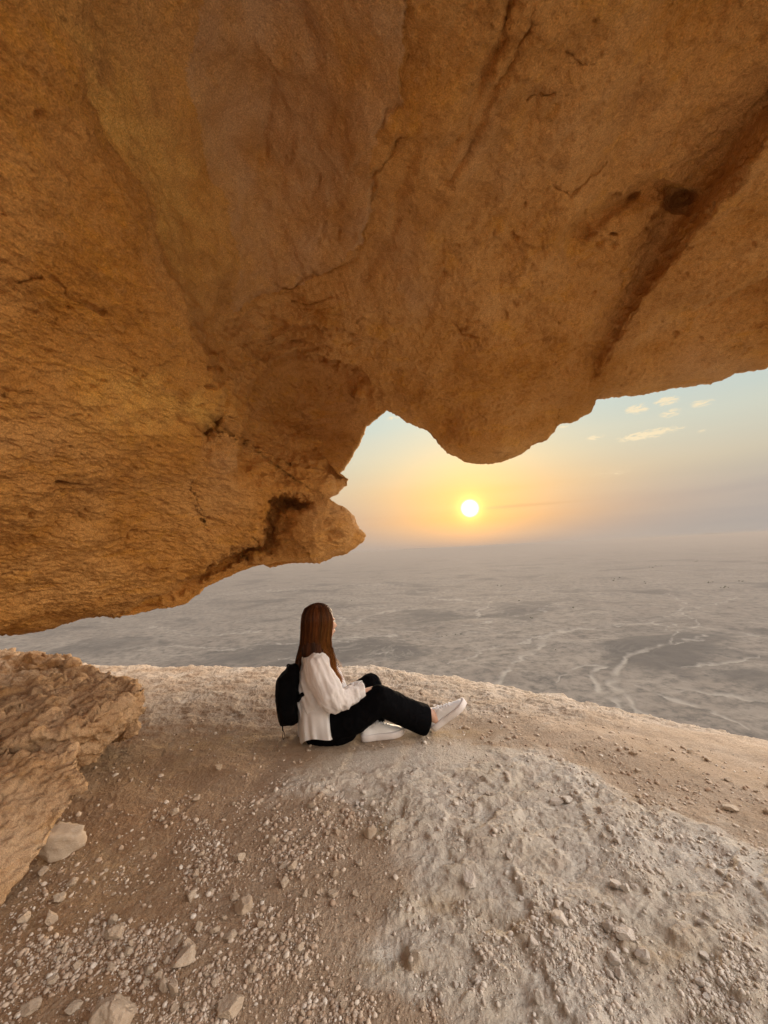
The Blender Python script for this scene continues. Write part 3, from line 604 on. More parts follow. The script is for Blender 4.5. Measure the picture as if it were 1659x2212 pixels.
def stone_shape(seed, sub=4, round_=.5):
    r = np.random.default_rng(seed); v, f = ICO[sub]; v = v.copy()
    for _ in range(13):
        a = unit(r.normal(size=3)); h = r.uniform(.5, .82) + .2 * round_ * r.random(); t = v @ a - h; v = v - np.clip(t, 0, None)[:, None] * a
    u = v.astype(np.float32); v = v * (1 + fbm(u, 1.1, 3, seed) * .22 + fbm(u, 3.2, 4, seed + 5) * .16 + fbm(u, 8, 4, seed + 9, .6) * .10)[:, None]
    return v / np.abs(v).max(), f
STONES = [raw_mesh('stone', *stone_shape(300 + k, 4, (k % 4) / 3.), smooth=(k % 3 == 0)) for k in range(14)]
for s_ in STONES: s_.materials.append(M['stone'])
named = [
 (98,1879,104,.78,-.2,'large cream boulder wedged under the near lobe of the rock outcrop',0),
 (243,2225,92,.80,.3,'big rounded pale stone at the bottom edge left of centre',1),
 (241,2030,42,.66,.1,'angular whitish stone in the pebbles above the big rounded stone',2),
 (236,2001,23,.8,.1,'yellowish stone touching the back of the angular whitish stone',3),
 (44,1996,23,.9,.4,'blunt orange tan stone close to the left edge below the outcrop tip',4),
 (103,1998,30,.75,-.6,'orange tan stone lying on brown dirt right of another tan stone by the left edge',5),
 (122,1955,27,.7,.2,'brown rounded stone in the dirt below the white wedged boulder',6),
 (152,1918,24,.6,.3,'small cream stone alone on the dirt right below the wedged boulder',7),
 (85,1896,23,.6,0,'flat tan stone tucked at the base of the wedged boulder',8),
 (522,1980,40,.85,.5,'chunky brownish stone with a pale flat stone behind it near bottom centre left',9),
 (503,1948,22,.6,.2,'pale flat stone just behind the chunky brownish stone',10),
 (453,1935,17,.5,-.3,'thin whitish chip of stone left of the chunky brownish stone',11),
 (390,2092,46,.62,.4,'broad pinkish stone embedded in gravel below a white pointed stone',12),
 (402,2056,29,.8,.5,'white pointed stone leaning on the broad pinkish stone',13),
 (371,2150,31,1.0,.2,'upright smooth greyish stone in the gravel right of the big rounded stone',0),
 (353,2142,24,.9,-.7,'slanted narrow stone leaning against the upright greyish stone',1),
 (337,2120,20,.9,.3,'small pointed pale stone above the slanted narrow stone',2),
 (317,2106,18,.8,0,'small knobby cream stone left of the small pointed pale stone',3),
 (495,2190,50,.58,.2,'oval cream stone near the bottom edge right of the big rounded stone',4),
 (515,1865,24,.7,.1,'pinkish stone standing alone in the pebble patch left of centre',5),
 (375,2037,31,.4,.7,'flat pale splinter of stone lying slanted left of the pointed white one',6),
 (496,2032,32,.45,.2,'flat yellowish slab of stone right of the pointed white one',7),
 (425,2014,20,.8,.4,'small grey brown stone between two flat slabs of stone',8),
 (55,2188,40,.5,.1,'flat greenish grey stone in the bottom left corner',9),
 (150,2185,36,.4,.2,'thin flat stone tilted up from the dirt left of the big rounded stone',10),
 (1018,1922,32,.95,-.9,'elongated grey stone standing in a hollow of pale bedrock right of centre',11),
 (1217,2018,40,.7,-.7,'long pale stone lying in a crack of the bedrock',12),
 (1154,2064,25,.95,0,'round tan stone at the foot of a bedrock hump',13),
 (1167,2176,21,1.6,.1,'white egg shaped stone standing upright near the bottom edge right of centre',1),
 (1360,2048,40,.65,-.5,'knobbly pale stone, largest in the row of stones on the right',2),
 (1319,2014,23,.95,.2,'pale round stone up and left of the knobbly pale stone',3),
 (1336,1926,29,.6,-.6,'oblong stone touching two rounder ones on the pale bedrock',4),
 (1356,1938,20,.9,0,'round stone in the middle of a touching trio on the bedrock',5),
 (1375,1930,21,.75,.3,'right hand stone of the touching trio on the bedrock',6),
 (1397,2084,32,.85,-.4,'smooth grey stone below the knobbly pale stone',7),
 (1334,2090,27,.75,0,'half buried grey stone left of the smooth grey stone',8),
 (1243,2116,18,.85,.4,'squarish pinkish stone in the dirt below the long pale stone',9),
 (1225,1972,18,.8,.1,'whitish stone at the head of the crack above the long pale stone',10),
 (1193,1963,14,.85,.1,'cube like pale stone left of the whitish stone at the crack head',11),
 (1206,2046,19,.8,.2,'grey stone right of the round tan stone',12),
 (1182,2049,20,.55,-.2,'flat white stone between the round tan stone and a grey stone',13),
 (1204,1742,34,.45,.1,'flat tan stone heading a pebble cluster on the bedrock behind the middle',0),
 (1226,1738,24,.6,-.3,'pale lump right behind the flat tan stone on the bedrock',1),
 (1587,1755,30,.4,-.3,'light tan slab of stone near the right edge on the slope',2),
 (799,1817,30,.75,.7,'yellow brown stone tilted in the hollow at the centre of the ledge',3),
 (776,1873,15,.7,.1,'small white stone on dirt just left of the bedrock patch',4),
 (1338,1833,16,.8,.1,'left stone of a pale heap in a bedrock pocket',5),
 (1365,1822,17,.8,.1,'right stone of a pale heap in a bedrock pocket',6),
 (1005,1575,12,.8,0,'small pale pebble beside the raised white shoe',7),
 (612,1922,22,.8,.1,'pinkish block of stone in the pebbles below the centre',8),
]
r_ = np.random.default_rng(5)
M['stone_pale'] = M['stone'].copy(); M['stone_pale'].name = 'bleached_stone'
for nd in M['stone_pale'].node_tree.nodes:
    if nd.bl_idname == 'ShaderNodeMix':
        for i in (6, 7):
            if not nd.inputs[i].is_linked:
                q = nd.inputs[i].default_value; g_ = (q[0] + q[1] + q[2]) / 3; nd.inputs[i].default_value = tuple(min(.8, (v * .55 + g_ * .45) * 1.16 + .03) for v in q[:3]) + (1,)
def put_stone(me, x, y, wdt, asp, rz, label, group=None, sink=.30, depth=None):
    o = link('stone', me, None, label=label, cat='stone', group=group)
    hz = wdt * asp; z = float(ground_z(np.array([x]), np.array([y]), False)[0])
    if float(bed_mask(np.array([x]), np.array([y]))[0]) > .4: o.material_slots[0].link = 'OBJECT'; o.material_slots[0].material = M['stone_pale']
    o.location = (x, y, z + hz * (1 - 2 * sink) * .5 * 1.15)
    o.scale = (wdt * .56, wdt * .46 if depth is None else depth, hz * .56)
    o.rotation_euler = (r_.uniform(-.15, .15), rz, r_.uniform(-.5, .5)); return o
taken = []
for (px_, py_, wpx, asp, rz, lab, k) in named:
    g = on_plane(px_, min(py_, 2230), 0.0)
    wd = wpx / F * g[1] * .92
    x, y = g[0], g[1] + wd * .3
    if 'big rounded' in lab: y = g[1] + .01
    put_stone(STONES[k], x, y, wd, asp, -rz * .6, lab, sink=.14 if 'boulder' in lab else .26); taken.append((x, y, wd * .5))
# scattered stones: where they gather follows the picture
zones = [(600,1760,130,40,1.6),(440,1880,60,50,2.2),(580,1890,80,60,1.2),(840,1780,70,30,1.0),(250,2040,120,50,1.4),(380,2120,160,80,1.8),(520,2160,110,60,1.8),(700,2010,90,130,1.3),(1050,2090,120,90,.6),(1230,2030,80,90,1.5),(1380,2080,140,80,1.6),(1380,1840,90,40,1.4),
         (1340,1720,120,30,1.0),(1550,1820,90,60,1.0),(1050,1560,80,30,1.0),(1290,1640,150,30,.8),(200,1880,90,110,.6),(1000,1720,60,40,.5),(1580,2120,90,80,1.3),(620,1840,60,40,1.8),(140,2120,120,70,.8),(770,1580,60,20,.5),(500,1600,100,20,.5),(860,2160,160,60,.8)]
def density(x, y):
    qx, qy, okk = ppx(x, y); d_ = 0.12 + 0 * x
    for (a, b_, sa, sb, w_) in zones: d_ = d_ + w_ * np.exp(-.5 * (((qx - a) / sa) ** 2 + ((qy - b_) / sb) ** 2))
    P = P3(x, y, 0.); cl = sstep(fbm(P, 5, 4, 130), -.15, .28)
    return d_ * (.12 + 1.2 * cl) * (1 - .65 * bed_mask(x, y) * (1 - .6 * cl)) * okk
def free(x, y, r):
    if in_poly(np.array([x]), np.array([y]), [(-5,3.4),(-1.55,2.5),(-1.1,1.45),(-1.3,1.15),(-5,.8)])[0]: return False
    if -.62 < x < .55 and 2.35 < y < 2.85: return False
    return all((x - a) ** 2 + (y - b_) ** 2 > (r + c_) ** 2 for a, b_, c_ in taken)
cand_n = 0
U = np.random.default_rng(11)
qx = U.uniform(-20, 1680, 60000); qy = 1440 + 790 * U.random(60000) ** .8
G = on_plane(qx, qy, 0.0); dens = density(G[:, 0], G[:, 1]); es_ = edge_s(G[:, 0], G[:, 1])
G_px = np.stack([qx, qy], 1)
pick = np.where((U.random(60000) < dens * .35) & (es_ < -.15))[0]
ZN = [(150,1700,'small loose stone on the bare dirt beside the undercut of the outcrop','loose stones beside the outcrop'),
 (180,1930,'small stone among the pebbles just below the wedged cream boulder','loose stones below the wedged boulder'),
 (130,2120,'small stone in the pebbles of the bottom left corner','loose stones in the bottom left corner'),
 (330,2050,'small stone in the pebble patch above the big rounded stone','loose stones above the big rounded stone'),
 (470,2150,'small stone crowded around the oval cream stone at the bottom edge','loose stones around the oval cream stone'),
 (440,1880,'small stone in the dense pebble cluster left of centre','loose stones in the left of centre cluster'),
 (610,1760,'small stone in the pebble band in front of the seated woman','loose stones in front of the woman'),
 (560,1950,'small stone in the gravel near the chunky brownish stone','loose stones near the chunky brownish stone'),
 (720,2020,'small stone on gravel left of the tan bedrock hump','loose stones left of the bedrock hump'),
 (850,1790,'small stone around the yellow brown hollow at the middle of the ledge','loose stones around the hollow'),
 (1050,1570,'small stone on the ledge right of the raised white shoe','loose stones right of the shoe'),
 (1300,1680,'small stone strewn along the outer slope of the ledge at the right','loose stones on the outer slope'),
 (1370,1840,'small stone in the bedrock pockets of the right half','loose stones in the bedrock pockets'),
 (1220,2020,'small stone along the crack with the long pale stone','loose stones along the crack'),
 (1420,2080,'small stone gathered around the knobbly pale stone at lower right','loose stones around the knobbly stone'),
 (1080,2160,'small stone on dirt around the white egg shaped stone','loose stones around the egg shaped stone'),
 (500,1600,'small stone on the rough ground behind and left of the backpack','loose stones left of the backpack')]
for i in pick:
    if cand_n >= 245: break
    x, y = G[i, 0], G[i, 1]; wpx = 8 + 12 * U.random() ** 3.0; wd = wpx / F * y
    if wd > .045: wd = .045 * U.uniform(.6, 1)
    if not free(x, y, wd * .5): continue
    zn = min(ZN, key=lambda q: ((G_px[i][0] - q[0]) / 1.0) ** 2 + ((G_px[i][1] - q[1]) * 1.3) ** 2)
    put_stone(STONES[int(U.integers(14))], x, y, wd, U.uniform(.5, .85), U.uniform(-.4, .4), zn[2], zn[3], sink=.2)
    taken.append((x, y, wd * .5)); cand_n += 1
# gravel nobody could count
def gravel(N, lo, hi, power, sub, seed, spread):
    U = np.random.default_rng(seed); v0, f0 = ICO[sub]; got = []; tot = 0
    while tot < N:
        qx = U.uniform(-60, 1720, 40000); qy = 1438 + 800 * U.random(40000) ** spread
        g = on_plane(qx, qy, 0.0); keep = (U.random(40000) < density(g[:, 0], g[:, 1]) * .55) & (edge_s(g[:, 0], g[:, 1]) < 0)
        g = g[keep]; got.append(g); tot += len(g)
    g = np.concatenate(got)[:N]; n_ = len(g); sz = lo + (hi - lo) * U.random(n_) ** power
    sz *= np.clip(g[:, 1] / 1.4, .8, 1.6)
    z = ground_z(g[:, 0], g[:, 1], False)
    prot = np.stack([v0 * (1 + .3 * U.normal(size=(len(v0), 1)) * (.6 if sub == 1 else .35)) for _ in range(60)])
    R = prot[U.integers(60, size=n_)] * U.uniform([.7, .55, .4], [1.25, 1, .8], size=(n_, 3))[:, None, :]
    a = U.uniform(0, 6.28, n_); ca, sa = np.cos(a)[:, None], np.sin(a)[:, None]
    Xr = R[..., 0] * ca - R[..., 1] * sa; Yr = R[..., 0] * sa + R[..., 1] * ca; Zr = R[..., 2] + Xr * U.uniform(-.3, .3, (n_, 1))
    s = sz[:, None] * .5
    V = np.stack([g[:, 0:1] + Xr * s, g[:, 1:2] + Yr * s, z[:, None] + sz[:, None] * .12 + Zr * s], -1)
    Fc = (f0[None] + (np.arange(n_) * len(v0))[:, None, None]).reshape(-1, 3)
    cr = U.random((n_, 3)); cr[:, 2] = bed_mask(g[:, 0], g[:, 1]); cc = np.repeat(cr, len(v0), 0)
    return V.reshape(-1, 3), Fc, cc
A1 = gravel(15000, .0028, .010, 2.2, 1, 21, .75); A2 = gravel(3600, .008, .021, 2.0, 2, 22, .8)
me = raw_mesh('gravel', np.r_[A1[0], A2[0]], np.r_[A1[1], A2[1] + len(A1[0])]); add_col(me, 'tint', np.r_[A1[2], A2[2]])
m, T, b = principled('gravel_stone', .93, .15)
at = T.new('ShaderNodeAttribute', attribute_name='tint'); s = T.new('ShaderNodeSeparateColor'); T.l.new(at.outputs['Color'], s.inputs[0])
co = T.new('ShaderNodeTexCoord').outputs['Object']; n3 = T.noise(co, 240, 3, .7)
c_ = T.mix(s.outputs[0], (.35, .245, .17), (.60, .50, .40)); c_ = T.mix(T.maprange(s.outputs[1], .75, 1), c_, (.72, .66, .58)); c_ = T.mix(T.maprange(n3, .5, .7, 0, .4), c_, (.42, .32, .24))
c_ = T.mix(T.m('MULTIPLY', s.outputs[2], .75), c_, T.mix(s.outputs[0], (.50, .44, .37), (.66, .61, .55)))
T.l.new(c_, b.inputs['Base Color']); bump(T, b, [(n3, .5, .002)])
link('gravel', me, m, kind='stuff')
# ------------------------------------------------------------------ the seated woman and her backpack
def C3(cx, cy, y):
    d = pdir((1000 + cx * .57263) * .54862, (2300 + cy * .57263) * .54862); return CAM + d * (y / d[1])
def blob(bm, p, r, sc=(1, 1, 1), rot=None, seg=14):
    Mx = Matrix.Translation(Vector(p))
    if rot is not None: Mx = Mx @ rot
    Mx = Mx @ Matrix.Diagonal((r * sc[0], r * sc[1], r * sc[2], 1)); bmesh.ops.create_icosphere(bm, subdivisions=3, radius=1, matrix=Mx)
def limb(bm, pts, sc=(1, 1, 1), step=.28):
    for (p, r), (q, s) in zip(pts[:-1], pts[1:]):
        p, q = np.array(p), np.array(q); L_ = np.linalg.norm(q - p); n = max(2, int(L_ / (step * min(r, s))) + 1)
        for k in range(n + 1):
            t = k / n; blob(bm, p * (1 - t) + q * t, r * (1 - t) + s * t, sc)
def fin(bm, voxel, smooth=5):
    me = bpy.data.meshes.new('b'); bm.to_mesh(me); bm.free(); me = skin(me, voxel, smooth); smooth_all(me); return me
def tube(bm, pts, rad, sides=6):
    pts = [Vector(tuple(p)) for p in pts]; rings = []
    for i, p in enumerate(pts):
        t = (pts[min(i + 1, len(pts) - 1)] - pts[max(i - 1, 0)]).normalized(); a = t.orthogonal().normalized() if i == 0 else (aprev - t * aprev.dot(t)).normalized()
        aprev = a; b_ = t.cross(a); r = rad[i] if hasattr(rad, '__len__') else rad
        rings.append([bm.verts.new(p + (a * math.cos(6.2832 * k / sides) + b_ * math.sin(6.2832 * k / sides)) * r) for k in range(sides)])
    for u, v in zip(rings[:-1], rings[1:]):
        for k in range(sides): bm.faces.new((u[k], u[(k + 1) % sides], v[(k + 1) % sides], v[k]))
    bm.faces.new(rings[0][::-1]); bm.faces.new(rings[-1])
def bm_mesh(bm, name, smooth=True):
    bmesh.ops.recalc_face_normals(bm, faces=bm.faces); me = bpy.data.meshes.new(name); bm.to_mesh(me); bm.free()
    if smooth: smooth_all(me)
    return me
def simple_mat(name, col, rough=.8, spec=.3, nscale=60, amt=.12, bsc=.004, sheen=0, trans=0):
    m, T, b = principled(name, rough, spec); co = T.new('ShaderNodeTexCoord').outputs['Object']
    n1 = T.noise(co, nscale, 4, .6); dk = tuple(x * (1 - amt * 2) for x in col); T.l.new(T.mix(T.maprange(n1, .3, .7), dk, col), b.inputs['Base Color'])
    n2 = T.noise(co, nscale * 6, 3, .6); bump(T, b, [(n1, .4, bsc * 2), (n2, .35, bsc * .5)])
    if sheen: b.inputs['Sheen Weight'].default_value = sheen
    if trans:
        tr = T.new('ShaderNodeBsdfTranslucent'); tr.inputs[0].default_value = (*col, 1); mx = T.new('ShaderNodeMixShader'); mx.inputs[0].default_value = trans
        T.l.new(b.outputs[0], mx.inputs[1]); T.l.new(tr.outputs[0], mx.inputs[2]); T.l.new(mx.outputs[0], T.n['Material Output'].inputs['Surface'])
    return m
M['skin'] = simple_mat('skin', (.62, .38, .28), .55, .4, 30, .05, .001); M['skin'].node_tree.nodes['Principled BSDF'].inputs['Subsurface Weight'].default_value = .08
M['skin'].node_tree.nodes['Principled BSDF'].inputs['Subsurface Radius'].default_value = (.01, .004, .002)
M['shirt'] = simple_mat('white_cotton', (.92, .90, .90), .85, .2, 26, .03, .003, .2, .30)
M['black'] = simple_mat('black_denim', (.004, .004, .005), .95, .04, 40, .15, .004, .0)
M['bag'] = simple_mat('black_nylon', (.004, .004, .005), .85, .05, 24, .2, .004)
M['shoe'] = simple_mat('white_leather', (.90, .89, .89), .5, .4, 40, .03, .0015); M['sole'] = simple_mat('white_rubber', (.82, .77, .76), .65, .3, 30, .05, .001)
M['eye'] = simple_mat('eye_white', (.8, .78, .75), .2, .5, 5, .02, .0001)
m, T, b = principled('hair_brown', .46, .35); M['hair'] = m
at = T.new('ShaderNodeAttribute', attribute_name='tint'); s = T.new('ShaderNodeSeparateColor'); T.l.new(at.outputs['Color'], s.inputs[0])
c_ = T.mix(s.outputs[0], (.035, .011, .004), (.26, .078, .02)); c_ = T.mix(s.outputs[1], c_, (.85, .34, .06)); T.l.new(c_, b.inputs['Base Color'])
tr = T.new('ShaderNodeBsdfTranslucent'); T.l.new(c_, tr.inputs[0]); mx = T.new('ShaderNodeMixShader'); mx.inputs[0].default_value = .38
T.l.new(b.outputs[0], mx.inputs[1]); T.l.new(tr.outputs[0], mx.inputs[2]); T.l.new(mx.outputs[0], T.n['Material Output'].inputs['Surface'])

FD = unit(np.array([math.cos(math.radians(30)), math.sin(math.radians(30)), .0]))       # where the face looks
FS = unit(np.cross(FD, [0, 0, 1.0])); FU = np.cross(FS, FD)
HEAD = C3(461, 275, 2.60)
def hp(f, s_, u): return HEAD + FD * f + FS * s_ + FU * u
hipN, hipF = C3(490, 985, 2.53), C3(500, 975, 2.69)
kneeN, kneeF = C3(862, 792, 2.49), C3(800, 700, 2.75)
ankN, ankF = C3(1212, 893, 2.61), C3(800, 985, 2.60)
shN, shF = C3(425, 565, 2.47), C3(482, 565, 2.74)
elN, elF = C3(560, 790, 2.42), C3(610, 770, 2.76)
wrN, wrF = C3(722, 745, 2.475), C3(690, 728, 2.67)
# body, one continuous skin
bm = bmesh.new()
limb(bm, [(C3(470, 960, 2.61), .105), (C3(440, 830, 2.61), .092), (C3(435, 700, 2.61), .098), (C3(450, 610, 2.61), .085), (C3(458, 500, 2.61), .045), (C3(460, 400, 2.61), .044)])
for q in (hipN, hipF): limb(bm, [(C3(470, 950, 2.61), .09), (q + np.array([0, (2.61 - q[1]) * .35, .01]), .075)])
limb(bm, [(C3(450, 590, 2.61), .06), (shN, .048), (elN, .038), (wrN, .024)]); limb(bm, [(C3(455, 590, 2.61), .06), (shF, .048), (elF, .038), (wrF, .024)])
limb(bm, [(hipN + np.array([0, .03, .01]), .07), (kneeN, .055), (kneeN * .55 + ankN * .45 + np.array([0, 0, -.01]), .052), (ankN, .034)]); limb(bm, [(hipF + np.array([0, -.03, .01]), .07), (kneeF, .055), (kneeF * .6 + ankF * .4, .05), (ankF, .034)])
limb(bm, [(ankN, .036), (C3(1262, 945, 2.61), .022), (C3(1330, 910, 2.61), .018)]); limb(bm, [(ankF, .036), (C3(790, 1035, 2.585), .022), (C3(900, 1035, 2.59), .02)])
# head with face
RotH = Matrix((tuple(FD), tuple(FS), tuple(FU))).transposed().to_4x4()
blob(bm, hp(-.012, 0, .025), .092, (1.05, .82, .98), RotH); blob(bm, hp(.028, 0, -.035), .064, (.95, .92, 1.15), RotH); blob(bm, hp(.052, 0, -.078), .026, (1, 1.1, .8), RotH)
limb(bm, [(hp(.083, 0, .012), .010), (hp(.100, 0, -.022), .011), (hp(.090, 0, -.030), .012)], step=.5)
blob(bm, hp(.086, 0, -.052), .013, (1, 1.7, .5), RotH); blob(bm, hp(.084, 0, -.061), .012, (1, 1.5, .5), RotH)
for s_ in (-1, 1):
    blob(bm, hp(.066, s_ * .034, -.012), .026, (.8, 1, 1), RotH); blob(bm, hp(.074, s_ * .028, .027), .018, (.6, 1.4, .45), RotH); blob(bm, hp(-.008, s_ * .076, -.005), .024, (.8, .35, 1.2), RotH)
# hands
def hand(bm, wr, dirv, side, up, curl, spread=1.0):
    dirv = unit(np.array(dirv)); side = unit(np.array(side) - dirv * np.dot(side, dirv)); up = np.cross(side, dirv) * (1 if np.dot(np.cross(side, dirv), up) > 0 else -1)
    for k in np.linspace(-1, 1, 4): limb(bm, [(wr + side * k * .012, .014), (wr + dirv * .085 + side * k * .031, .0105)])
    for i, (k, L_) in enumerate(((-1, .062), (-.34, .074), (.34, .079), (1, .070))):
        p = wr + dirv * .086 + side * k * .0325; a = 0; prev = (p, .0088)
        for j, fr in enumerate((.45, .30, .25)):
            a += curl * (.7 + .15 * j + .06 * i); q = prev[0] + (dirv * math.cos(a) - up * math.sin(a)) * L_ * fr; limb(bm, [prev, (q, .0084 - .0008 * j)]); prev = (q, .0084 - .0008 * j)
    t0 = wr + dirv * .022 + side * .022; t1 = t0 + dirv * .030 + side * .026 - up * .006; t2 = t1 + dirv * .030 + side * .006 - up * .008
    limb(bm, [(t0, .013), (t1, .011), (t2, .0088)])
hand(bm, wrN + unit(C3(820, 716, 2.51) - wrN) * .015, C3(828, 716, 2.515) - wrN, C3(740, 700, 2.64) - C3(740, 715, 2.54), (0, 0, 1), .42)
hand(bm, wrF + unit(C3(800, 735, 2.63) - wrF) * .01, C3(805, 745, 2.64) - wrF, C3(740, 700, 2.60) - C3(740, 700, 2.70), (0, 0, 1), .5)
me = fin(bm, .0036, 4); me.name = 'person'
woman = link('person', me, M['skin'], label='woman with long auburn hair in white shirt and black trousers sitting on the ledge', cat='person')
bm = bmesh.new()
for s_ in (-1, 1): blob(bm, hp(.078, s_ * .030, .012), .011)
link('eyes', bm_mesh(bm, 'eyes'), M['eye'], woman)

def cloth(me, amp, sc, seed, stretch=(1, 1, 1), amp2=.002):
    c = mesh_co(me); n = mesh_no(me); Q = c * np.array(stretch, np.float32)
    d = (fbm(Q, sc, 3, seed, .5, ridge=True) - .55) * amp + fbm(c, sc * 3.5, 3, seed + 4) * amp2; set_co(me, c + n * d[:, None])
# trousers
bm = bmesh.new()
limb(bm, [(C3(455, 985, 2.60), .115), (hipN + np.array([0, .03, 0]), .112), (C3(680, 905, 2.52), .108), (kneeN, .086), (C3(1010, 865, 2.55), .088), (C3(1140, 922, 2.59), .088)], step=.2)
limb(bm, [(C3(455, 985, 2.60), .115), (hipF, .112), (kneeF + np.array([0, 0, -.004]), .082), (C3(815, 850, 2.67), .078), (C3(835, 930, 2.64), .062)], step=.2)
blob(bm, C3(440, 1020, 2.58), .085); blob(bm, C3(530, 1030, 2.56), .080); blob(bm, C3(640, 1000, 2.55), .072); blob(bm, C3(585, 1020, 2.55), .08)
limb(bm, [(C3(600, 870, 2.70), .085), (C3(700, 768, 2.73), .082), (kneeF, .082)], step=.2)
me = fin(bm, .006, 6); cloth(me, .007, 11, 400, (1, 1, 1), .003)
# open hem of the near leg: a band cut square to the shin, with a dark inside
ax = unit(C3(1175, 937, 2.60) - C3(1010, 870, 2.56)); hc = C3(1140, 922, 2.59)
bm = bmesh.new(); bm.from_mesh(me)
g = bmesh.ops.bisect_plane(bm, geom=bm.verts[:] + bm.edges[:] + bm.faces[:], plane_co=Vector(hc + ax * .005), plane_no=Vector(ax), clear_outer=False)
dele = [f for f in bm.faces if (Vector(hc + ax * .006) - f.calc_center_median()).dot(Vector(ax)) < 0 and (f.calc_center_median() - Vector(hc)).length < .14]
bmesh.ops.delete(bm, geom=dele, context='FACES')
bm.to_mesh(me); bm.free()
bm = bmesh.new(); a1 = Vector(ax).orthogonal().normalized(); a2 = Vector(ax).cross(a1); rows = []
sag = Vector((0, 0, -1)); sag = (sag - Vector(ax) * sag.dot(Vector(ax))).normalized()
for t, r in ((-.05, .086), (-.02, .089), (.01, .090), (.03, .091), (.042, .092), (.044, .089), (.03, .086), (-.03, .083)):
    row = []
    for k in range(48):
        th = 6.2832 * k / 48; dv = a1 * math.cos(th) + a2 * math.sin(th); rr_ = r * (1 + .035 * math.sin(3 * th + 1) + .02 * math.sin(7 * th))
        tx = t + (.012 * dv.dot(sag) if t > .0 else 0)
        row.append(bm.verts.new(Vector(hc) + Vector(ax) * tx + dv * rr_))
    rows.append(row)
for u, v in zip(rows[:-1], rows[1:]):
    for k in range(48): bm.faces.new((u[k], u[(k + 1) % 48], v[(k + 1) % 48], v[k]))
me2 = bm_mesh(bm, 'hem')
bm = bmesh.new(); bm.from_mesh(me); bm.from_mesh(me2); me = bm_mesh(bm, 'trousers')
c = mesh_co(me); c[:, 2] = np.maximum(c[:, 2], .002); set_co(me, c)
link('trousers', me, M['black'], woman)
# shirt: body and sleeves
bm = bmesh.new()
for dy in (-.055, .055):
    o_ = np.array([-dy * .25, dy, 0])
    limb(bm, [(C3(425, 560, 2.61) + o_, .088), (C3(412, 660, 2.61) + o_, .108), (C3(418, 780, 2.61) + o_, .112), (C3(440, 880, 2.61) + o_, .118)], step=.2)
limb(bm, [(C3(440, 520, 2.61), .060), (C3(452, 470, 2.61), .052)])
blob(bm, C3(398, 515, 2.57), .064); blob(bm, C3(440, 505, 2.57), .06); blob(bm, C3(350, 620, 2.58), .055); blob(bm, C3(345, 700, 2.58), .055)
limb(bm, [(C3(440, 545, 2.53), .070), (shN, .074), (C3(470, 660, 2.43), .082), (C3(520, 740, 2.41), .082), (elN + np.array([-.005, 0, -.008]), .070), (C3(610, 790, 2.43), .060), (C3(680, 765, 2.46), .052), (C3(715, 750, 2.48), .043)], step=.2)
blob(bm, C3(540, 800, 2.41), .066); blob(bm, C3(585, 825, 2.42), .042)
limb(bm, [(C3(455, 545, 2.68), .068), (shF, .070), (elF, .064), (C3(650, 745, 2.72), .048), (C3(690, 722, 2.67), .040)], step=.2)
me = fin(bm, .0058, 6); cloth(me, .009, 6.5, 420, (1.6, 1.2, .8), .002)
c = mesh_co(me); n = mesh_no(me)
ua = unit(elN - shN); al = ((c - shN) @ ua); pe = (c - shN) - al[:, None] * ua
uf = unit(wrN - elN); af = ((c - elN) @ uf); pf_ = (c - elN) - af[:, None] * uf
near_arm = sstep(-c[:, 1], -2.58, -2.48); fore = sstep(c[:, 0], elN[0] + .0, elN[0] + .05)
f1 = fbm(al[:, None] * np.array([2.2, 1, .5]) + pe * 11, 1.3, 3, 430, .5, ridge=True); f2 = fbm(af[:, None] * np.array([9, 3, 6]) + pf_ * 6, 1.6, 3, 431, .5, ridge=True)
fz = fbm(c * np.array([13, 9, 2.2]), 1.0, 3, 432, .5, ridge=True)
cr = near_arm * (f1 * (1 - fore) + f2 * fore) + (1 - near_arm) * fz
set_co(me, c + n * ((cr - .45) * .020)[:, None])
bm = bmesh.new(); bm.from_mesh(me)
# tails of the shirt: hanging cloth with pleats
ring = []
lv = [(.0, 720, 300, 545, .145), (.12, 770, 292, 548, .155), (.3, 850, 290, 556, .165), (.5, 920, 298, 562, .195), (.7, 980, 302, 568, .205), (.86, 1030, 308, 574, .21), (1.0, 1070, 316, 578, .212)]
for j in range(26):
    t = j / 25; L0 = [q[0] for q in lv]; yy = np.interp(t, L0, [q[1] for q in lv]); xl = np.interp(t, L0, [q[2] for q in lv]); xr = np.interp(t, L0, [q[3] for q in lv]); dp = np.interp(t, L0, [q[4] for q in lv])
    row = []
    for k in range(150):
        th = 6.2832 * k / 150; cxx, syy = math.cos(th), math.sin(th)
        f = 1 + t * (.07 * math.sin(5 * th + .8) + .035 * math.sin(11 * th + 2 * t) + .018 * math.sin(17 * th + 1)) * (1 if syy < .5 else .6)
        ex = (abs(cxx) ** .8) * (1 if cxx > 0 else -1); X = (xl + xr) / 2 + (xr - xl) / 2 * ex * f; Yd = 2.61 + dp * syy * f - .25 * (X - 430) * 0
        back = max(0, -cxx) ** 2; dip = back * t * t * 38 - max(0, cxx) ** 3 * t * 14 + t * 6 * math.sin(4 * th)
        row.append(bm.verts.new(tuple(C3(X, yy + dip, Yd))))
    ring.append(row)
for u, v in zip(ring[:-1], ring[1:]):
    for k in range(150): bm.faces.new((u[k], u[(k + 1) % 150], v[(k + 1) % 150], v[k]))
